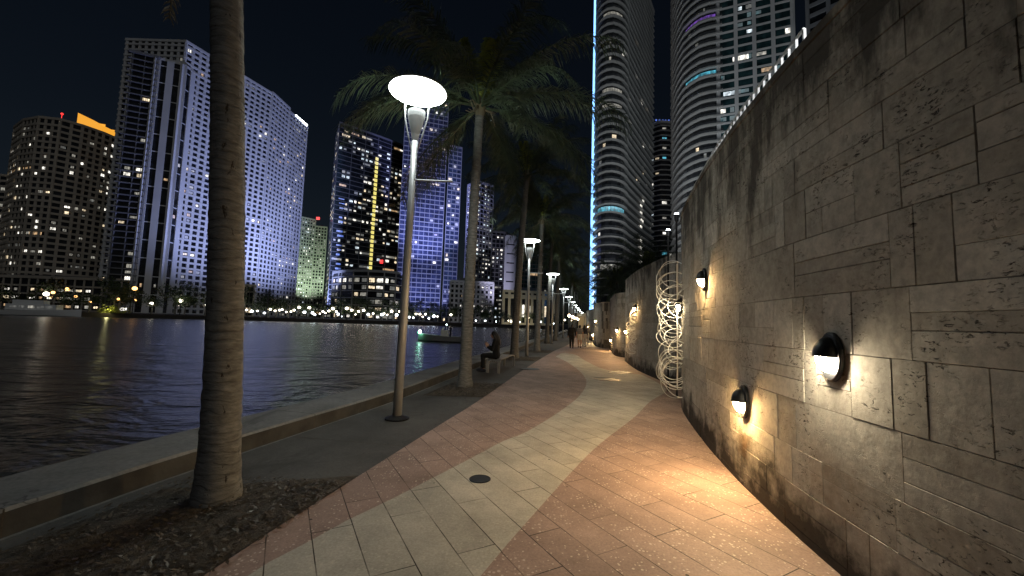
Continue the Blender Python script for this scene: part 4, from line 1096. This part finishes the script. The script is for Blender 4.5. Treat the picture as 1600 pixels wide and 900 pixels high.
# floodlights that wash the facades
def flood(loc, target, power, col, ang, label, blend=.7):
    t = thing('floodlight', label, 'floodlight', loc, 0, 'floodlights washing the towers')
    b = MB(); b.box((0, 0, .25), (.5, .3, .5)); b.tube([(0, 0, -.35), (0, 0, .05)], .08, 6); b.build('housing', M['black_metal'], t)
    l = bpy.data.lights.new('floodlight', 'SPOT'); l.energy = power; l.color = col; l.spot_size = R(ang); l.spot_blend = blend; l.shadow_soft_size = 1.0
    o = bpy.data.objects.new('flood_beam', l); COL.objects.link(o); o.parent = t
    o.location = (0, 0, .9); o.rotation_euler = (Vector(target) - Vector(loc)).to_track_quat('-Z', 'Y').to_euler()
flood((-108, 236, .8), (-168, 246, 95), 330000, (.42, .50, 1), 100, 'floodlight on the far bank washing the near half of the white tower blue')
flood((-118, 268, .8), (-168, 300, 80), 220000, (.40, .48, 1), 88, 'floodlight on the far bank washing the far half of the white tower blue')
flood((-57, 250, .8), (-57, 290, 112), 760000, (.33, .38, 1), 58, 'floodlight washing the glass tower blue')
flood((-57, 252, .8), (-57, 290, 30), 110000, (.33, .38, 1), 75, 'second blue floodlight washing the foot of the glass tower')
flood((-168, 352, .8), (-186, 378, 50), 150000, (.8, 1, .75), 75, 'floodlight washing the pale green towers')
flood((8, 208, .8), (8, 228, 10), 5000, (1, .88, .6), 120, 'floodlight washing the cream low building')
flood((-8, 238, .8), (0, 283, 45), 60000, (.7, .68, 1), 60, 'floodlight washing the blank pale slab tower')
flood((30, 120, .8), (50, 185, 85), 50000, (.95, .96, 1), 80, 'floodlight under the tower with the LED edge')
flood((48, 95, .8), (72, 150, 75), 80000, (.85, .95, 1), 80, 'floodlight under the round-cornered tower')

# ------------------------------------------------------------------ far shore: trees, palms, lights
def tree_proto(seed, h, wd):
    rr = random.Random(seed); t = thing('shore_tree', '', 'tree', (0, 0, 0), 0, 'dark trees along the far shore')
    b = MB(); b.tube([(0, 0, -.1), (.1, 0, h * .25), (.05, .1, h * .5)], [.28, .2, .12], 7)
    for k in range(4):
        a = k * 1.6 + rr.random(); b.tube([(.06, .05, h * .35), (math.cos(a) * wd * .35, math.sin(a) * wd * .35, h * .65)], [.1, .04], 5)
    b.build('trunk', M['bark'], t)
    b = MB(); bl = [(rr.uniform(-.5, .5) * wd, rr.uniform(-.5, .5) * wd, h * rr.uniform(.42, .85), rr.uniform(.22, .42) * wd) for _ in range(9)]
    for (x, y, z, r) in bl:
        for _ in range(110):
            d = Vector((rr.gauss(0, 1), rr.gauss(0, 1), rr.gauss(0, 1))).normalized() * r * rr.uniform(.55, 1.08)
            c = Vector((x, y, z)) + Vector((d.x, d.y, d.z * .75)); s = rr.uniform(.12, .32)
            a = Vector((rr.gauss(0, 1), rr.gauss(0, 1), rr.gauss(0, .6))).normalized(); e = a.orthogonal().normalized()
            b.add([c - a * s, c + e * s * .6, c + a * s, c - e * s * .6], [(0, 1, 2, 3)])
    b.build('crown', M['leaves'], t); return t
protos = [tree_proto(s, h, w_) for s, h, w_ in ((1, 7.5, 6.5), (2, 6, 7), (3, 9, 6))]
tk = kids_of(None); rr = random.Random(77); used = set()
xs = -215.0; i = 0
while xs < 33:
    pr = protos[i % 3]; o = pr if pr.name not in used else copy_tree(pr, tk); used.add(pr.name)
    y = shore_y(xs) + rr.uniform(2, 6); o.location = (xs, y, .3); o.rotation_euler = (0, 0, rr.uniform(0, 6.28)); s = rr.uniform(.8, 1.4)
    if -190 < xs < -110: s *= 1.15
    if xs > -10: s *= .7
    o.scale = (s, s, s); o['label'] = 'dark bushy tree in the row along the far shore'; xs += rr.uniform(3.2, 6.8); i += 1
o_ = []
for k, (px, h) in enumerate(((386, 13), (416, 12), (462, 9), (533, 8), (553, 9), (574, 8.5), (596, 9), (613, 8), (655, 9), (672, 8), (700, 8), (722, 9))):
    p = U(px, 495, 200); sy = shore_y(p.x) + 1.5; p = U(px, 495, sy); palm(p.x, sy, h * sy / 206, .2, .14, (.3, 0), 'slim palm standing on the far shore', 60 + k, (2, 4, 5, 5, 5, 3, 0), 1.3, .95, 'palms on the far shore', .3)
def shore_lamp(h, m):
    t = thing('shore_lamp', '', 'lamp', (0, 0, 0), 0, 'small lamps along the far shore')
    b = MB(); b.tube([(0, 0, 0), (0, 0, h)], .05, 6); b.build('post', M['black_metal'], t)
    b = MB(); b.ellipsoid((0, 0, h + .2), (.32, .32, .28), 10, 8); b.build('globe', E[m], t, smooth=True); return t
sp = [shore_lamp(2.2, 'bulb'), shore_lamp(1.2, 'bulbc'), shore_lamp(3.6, 'bulbo')]; tk = kids_of(None); used = set()
def put_lamp(k, x, y, z, lab, s=1.0):
    pr = sp[k]; o = pr if pr.name not in used else copy_tree(pr, tk); used.add(pr.name)
    o.location = (x, y, z); o.scale = (s, s, s); o['label'] = lab
x = -118
while x < -36:
    put_lamp(rr.choice((0, 0, 1)), x, shore_y(x) + .6 + rr.random(), .3, 'small bright lamp in the dense row at the water under the round podium', rr.uniform(1.0, 2.2)); x += rr.uniform(.9, 2.4)
x = -36
while x < 30:
    put_lamp(rr.choice((0, 1)), x, shore_y(x) + .6 + rr.random(), .3, 'small white lamp on the far shore right of the nearest lamp post', rr.uniform(.8, 1.7)); x += rr.uniform(2.5, 7)
x = -215
while x < -120:
    put_lamp(rr.choice((2, 2, 0)), x, shore_y(x) + rr.choice((.6, 1, 9, 14)), .3, 'amber lamp on the far shore at the left', rr.uniform(.9, 2.6)); x += rr.uniform(1.5, 5)
b = MB(); rr2 = random.Random(5)
for _ in range(260):
    d = Vector((rr2.gauss(0, 2.6), rr2.gauss(0, .8), abs(rr2.gauss(0, 1.1)))); c = d; s = rr2.uniform(.15, .4); a = Vector((rr2.gauss(0, 1), rr2.gauss(0, 1), rr2.gauss(0, 1))).normalized(); e = a.orthogonal()
    b.add([c - a * s, c + e * s, c + a * s, c - e * s], [(0, 1, 2, 3)])
sh = b.build('lit_shrub', M['young_frond']); q = U(168, 488, 154); sh.location = (q.x, shore_y(q.x) + .8, .5); tag(sh, 'yellow-green floodlit shrub at the water far left', 'shrub')
l = bpy.data.lights.new('shrub_spot', 'POINT'); l.energy = 260; l.color = (1, .9, .4); l.shadow_soft_size = .2
lo = bpy.data.objects.new('shrub_spot', l); COL.objects.link(lo); lo.parent = sh; lo.location = (0, -2.0, 1.2)

# ------------------------------------------------------------------ boats
bp = G(690, 534, -1.3)
bt = thing('motor_boat', 'small open motor boat with white and green lights on the dark water', 'boat', (bp.x, bp.y, -1.3), R(172))
b = MB(); st = []; n = 14
for i in range(n + 1):
    s = i / n; x = -3 + 6.4 * s; wd = 1.05 * (1 - max(0, (s - .45) / .55) ** 2.2) + .02; top = .75 + .35 * s * s
    st.append([(x, -wd, top), (x, -wd * .8, .15), (x, 0, -.25 + .3 * max(0, s - .6)), (x, wd * .8, .15), (x, wd, top)])
vs = [p for r_ in st for p in r_]; fs = []
for i in range(n):
    for j in range(4): fs.append((5 * i + j, 5 * i + j + 1, 5 * i + j + 6, 5 * i + j + 5))
fs.append((0, 4, 3, 2, 1)); b.add(vs, fs); b.build('hull', M['hull'], bt)
b = MB(); dk = [(p[0][0], p[0][1] * .96, p[0][2] - .18) for p in st] + [(p[4][0], p[4][1] * .96, p[4][2] - .18) for p in reversed(st)]
b.add(dk, [tuple(range(len(dk)))]); b.build('deck', M['hull'], bt)
b = MB(); b.box((-.4, 0, 1.1), (.9, .8, 1.0)); b.box((-.1, 0, 1.75), (.06, .8, .45), M=Matrix.Rotation(-.4, 3, 'Y')); b.build('console', M['white_metal'], bt)
b = MB(); b.box((-3.15, 0, .75), (.45, .4, .9)); b.box((-3.2, 0, .1), (.2, .15, .9)); b.build('outboard_motor', M['black_metal'], bt)
b = MB(); b.tube([(-.6, 0, 1.5), (-.6, 0, 2.3)], .03, 6); b.build('light_mast', M['white_metal'], bt)
b = MB(); b.ellipsoid((-.6, 0, 2.35), (.07, .07, .07), 8, 6); b.build('mast_light', E['boatw'], bt)
b = MB(); b.ellipsoid((3.05, .25, 1.3), (.2, .2, .2), 10, 8); b.build('bow_light', E['boatw'], bt)
b = MB(); b.ellipsoid((3.05, .55, 1.15), (.13, .13, .13), 10, 8); b.build('starboard_light', E['nav'], bt)
pj = walking(1.7, .02, .05, .18)
bo = Vector((bp.x, bp.y, -.72)) + Matrix.Rotation(R(172), 3, 'Z') @ Vector((-1.2, 0, 0))
person('person in dark clothes standing at the helm of the small boat', tuple(bo), R(82), pj, M['dark_cloth'], M['dark_cloth'], group=None)
# moored white yacht far left
q = U(62, 492, 142)
yt = thing('yacht', 'white yacht moored by the far left bank', 'boat', (q.x, 142, -1.3), R(20))
b = MB(); st = []
for i in range(n + 1):
    s = i / n; x_ = -11 + 22 * s; wd = 2.4 * (1 - max(0, (s - .5) / .5) ** 2) + .05; top = 1.7 + .9 * s * s
    st.append([(x_, -wd, top), (x_, -wd * .75, .2), (x_, 0, -.5), (x_, wd * .75, .2), (x_, wd, top)])
vs = [p for r_ in st for p in r_]; b.add(vs, fs + [tuple([5 * i for i in range(n + 1)] + [5 * i + 4 for i in range(n, -1, -1)])]); b.build('hull', M['white_metal'], yt)
b = MB(); b.box((-1.5, 0, 2.9), (13, 3.6, 2.0)); b.box((-2.5, 0, 4.6), (8, 3.0, 1.4)); b.build('cabin', M['white_metal'], yt)
for k in range(5):
    b = MB(); b.box((-6 + k * 2.3, -1.83, 3.0), (1.6, .05, .8)); b.build('cabin_window', E['faint'] if k != 2 else E['dim'], yt)

# ------------------------------------------------------------------ pavilion and lamps at the far end of the path
pv = thing('lit_pavilion', 'warmly lit colonnade pavilion at the far end of the path', 'pavilion', (19.5, 92, 0))
for k in range(6):
    b = MB(); b.tube([(-3 + k * 1.5, 0, 0), (-3 + k * 1.5, 0, 3.4)], .2, 10); b.build('column', M['f_cream'], pv)
b = MB(); b.box((.75, 2.5, 3.8), (9.4, 6, .75)); b.build('roof', M['f_cream'], pv)
b = MB(); b.box((.75, 5.2, 1.7), (8.6, .3, 3.4)); b.build('rear_wall', M['f_cream'], pv)
for k in range(3):
    b = MB(); b.ellipsoid((-2 + k * 2.6, 2.2, 3.1), (.22, .22, .22), 10, 8); b.build('ceiling_lamp', E['far'], pv)
def post_lamp():
    t = thing('globe_lamp', '', 'lamp', (0, 0, 0), 0, 'globe lamps in the plaza at the end of the path')
    b = MB(); b.tube([(0, 0, 0), (0, 0, 2.6)], [.06, .045], 8); b.build('post', M['black_metal'], t)
    b = MB(); b.ellipsoid((0, 0, 2.78), (.2, .2, .2), 12, 8); b.build('globe', E['far'], t, smooth=True); return t
pl = post_lamp(); tk = kids_of(None)
for i, (x, y) in enumerate(((13.5, 70), (15.6, 78), (12.6, 84), (17.0, 86), (14.6, 96), (20, 104), (17, 112), (22, 124), (19.6, 132), (25, 140), (23, 152), (28, 165), (7.8, 55), (9.6, 64), (11.4, 74), (12.6, 79), (14.2, 88), (15.2, 93), (16.6, 100), (17.5, 106), (18.6, 113), (20.6, 119), (16.2, 84), (19.0, 96.5), (21.5, 108), (13.9, 66))):
    o = pl if i == 0 else copy_tree(pl, tk); o.location = (x, y, 0); o['label'] = 'small warm globe lamp in the plaza at the end of the path'
# two cool garden floodlights on top of the second wall's end
for i, (px, py, Y) in enumerate(((1063, 333, 9.6), (1049, 359, 10.6))):
    q = U(px, py, Y); t = thing('garden_spotlight', ('cool white spotlight beside the railing at the wall bend', 'cool white spotlight lower down behind the wall bend')[i], 'spotlight', (q.x + .05, q.y + .35, 3.0), 0, 'cool spotlights behind the wall')
    b = MB(); b.tube([(0, 0, -3.0), (0, 0, q.z - 3.1)], .025, 8); b.build('post', M['black_metal'], t)
    b = MB(); b.lathe([(.035, -.12), (.05, -.1), (.055, .06)], (0, 0, q.z - 3.0), 12); b.build('housing', M['black_metal'], t)
    b = MB(); b.ellipsoid((0, 0, q.z - 2.93), (.055, .055, .04), 10, 6); b.build('lens', E['bulbc'], t)
    l = bpy.data.lights.new('garden_beam', 'POINT'); l.energy = 14; l.color = (.85, .93, 1); l.shadow_soft_size = .05
    lo = bpy.data.objects.new('garden_beam', l); COL.objects.link(lo); lo.parent = t; lo.location = (0, 0, q.z - 2.8)
# unseen spotlight added behind the wall to whiten the pickets
t = thing('garden_spotlight', 'unseen spotlight added behind the near stone wall to light its white railing', 'spotlight', (3.35, 1.2, 3.6), 0, 'cool spotlights behind the wall')
b = MB(); b.tube([(0, 0, -3.6), (0, 0, .5)], .025, 8); b.lathe([(.035, .5), (.055, .52), (.06, .66)], (0, 0, 0), 12); b.build('post', M['black_metal'], t)
l = bpy.data.lights.new('picket_beam', 'SPOT'); l.energy = 330; l.color = (.95, .97, 1); l.spot_size = R(60); l.spot_blend = .6; l.shadow_soft_size = .05
lo = bpy.data.objects.new('picket_beam', l); COL.objects.link(lo); lo.parent = t; lo.location = (0, .1, .7)
lo.rotation_euler = (Vector((3.1, 6.5, 4.25)) - Vector((3.35, 1.3, 4.3))).to_track_quat('-Z', 'Y').to_euler()
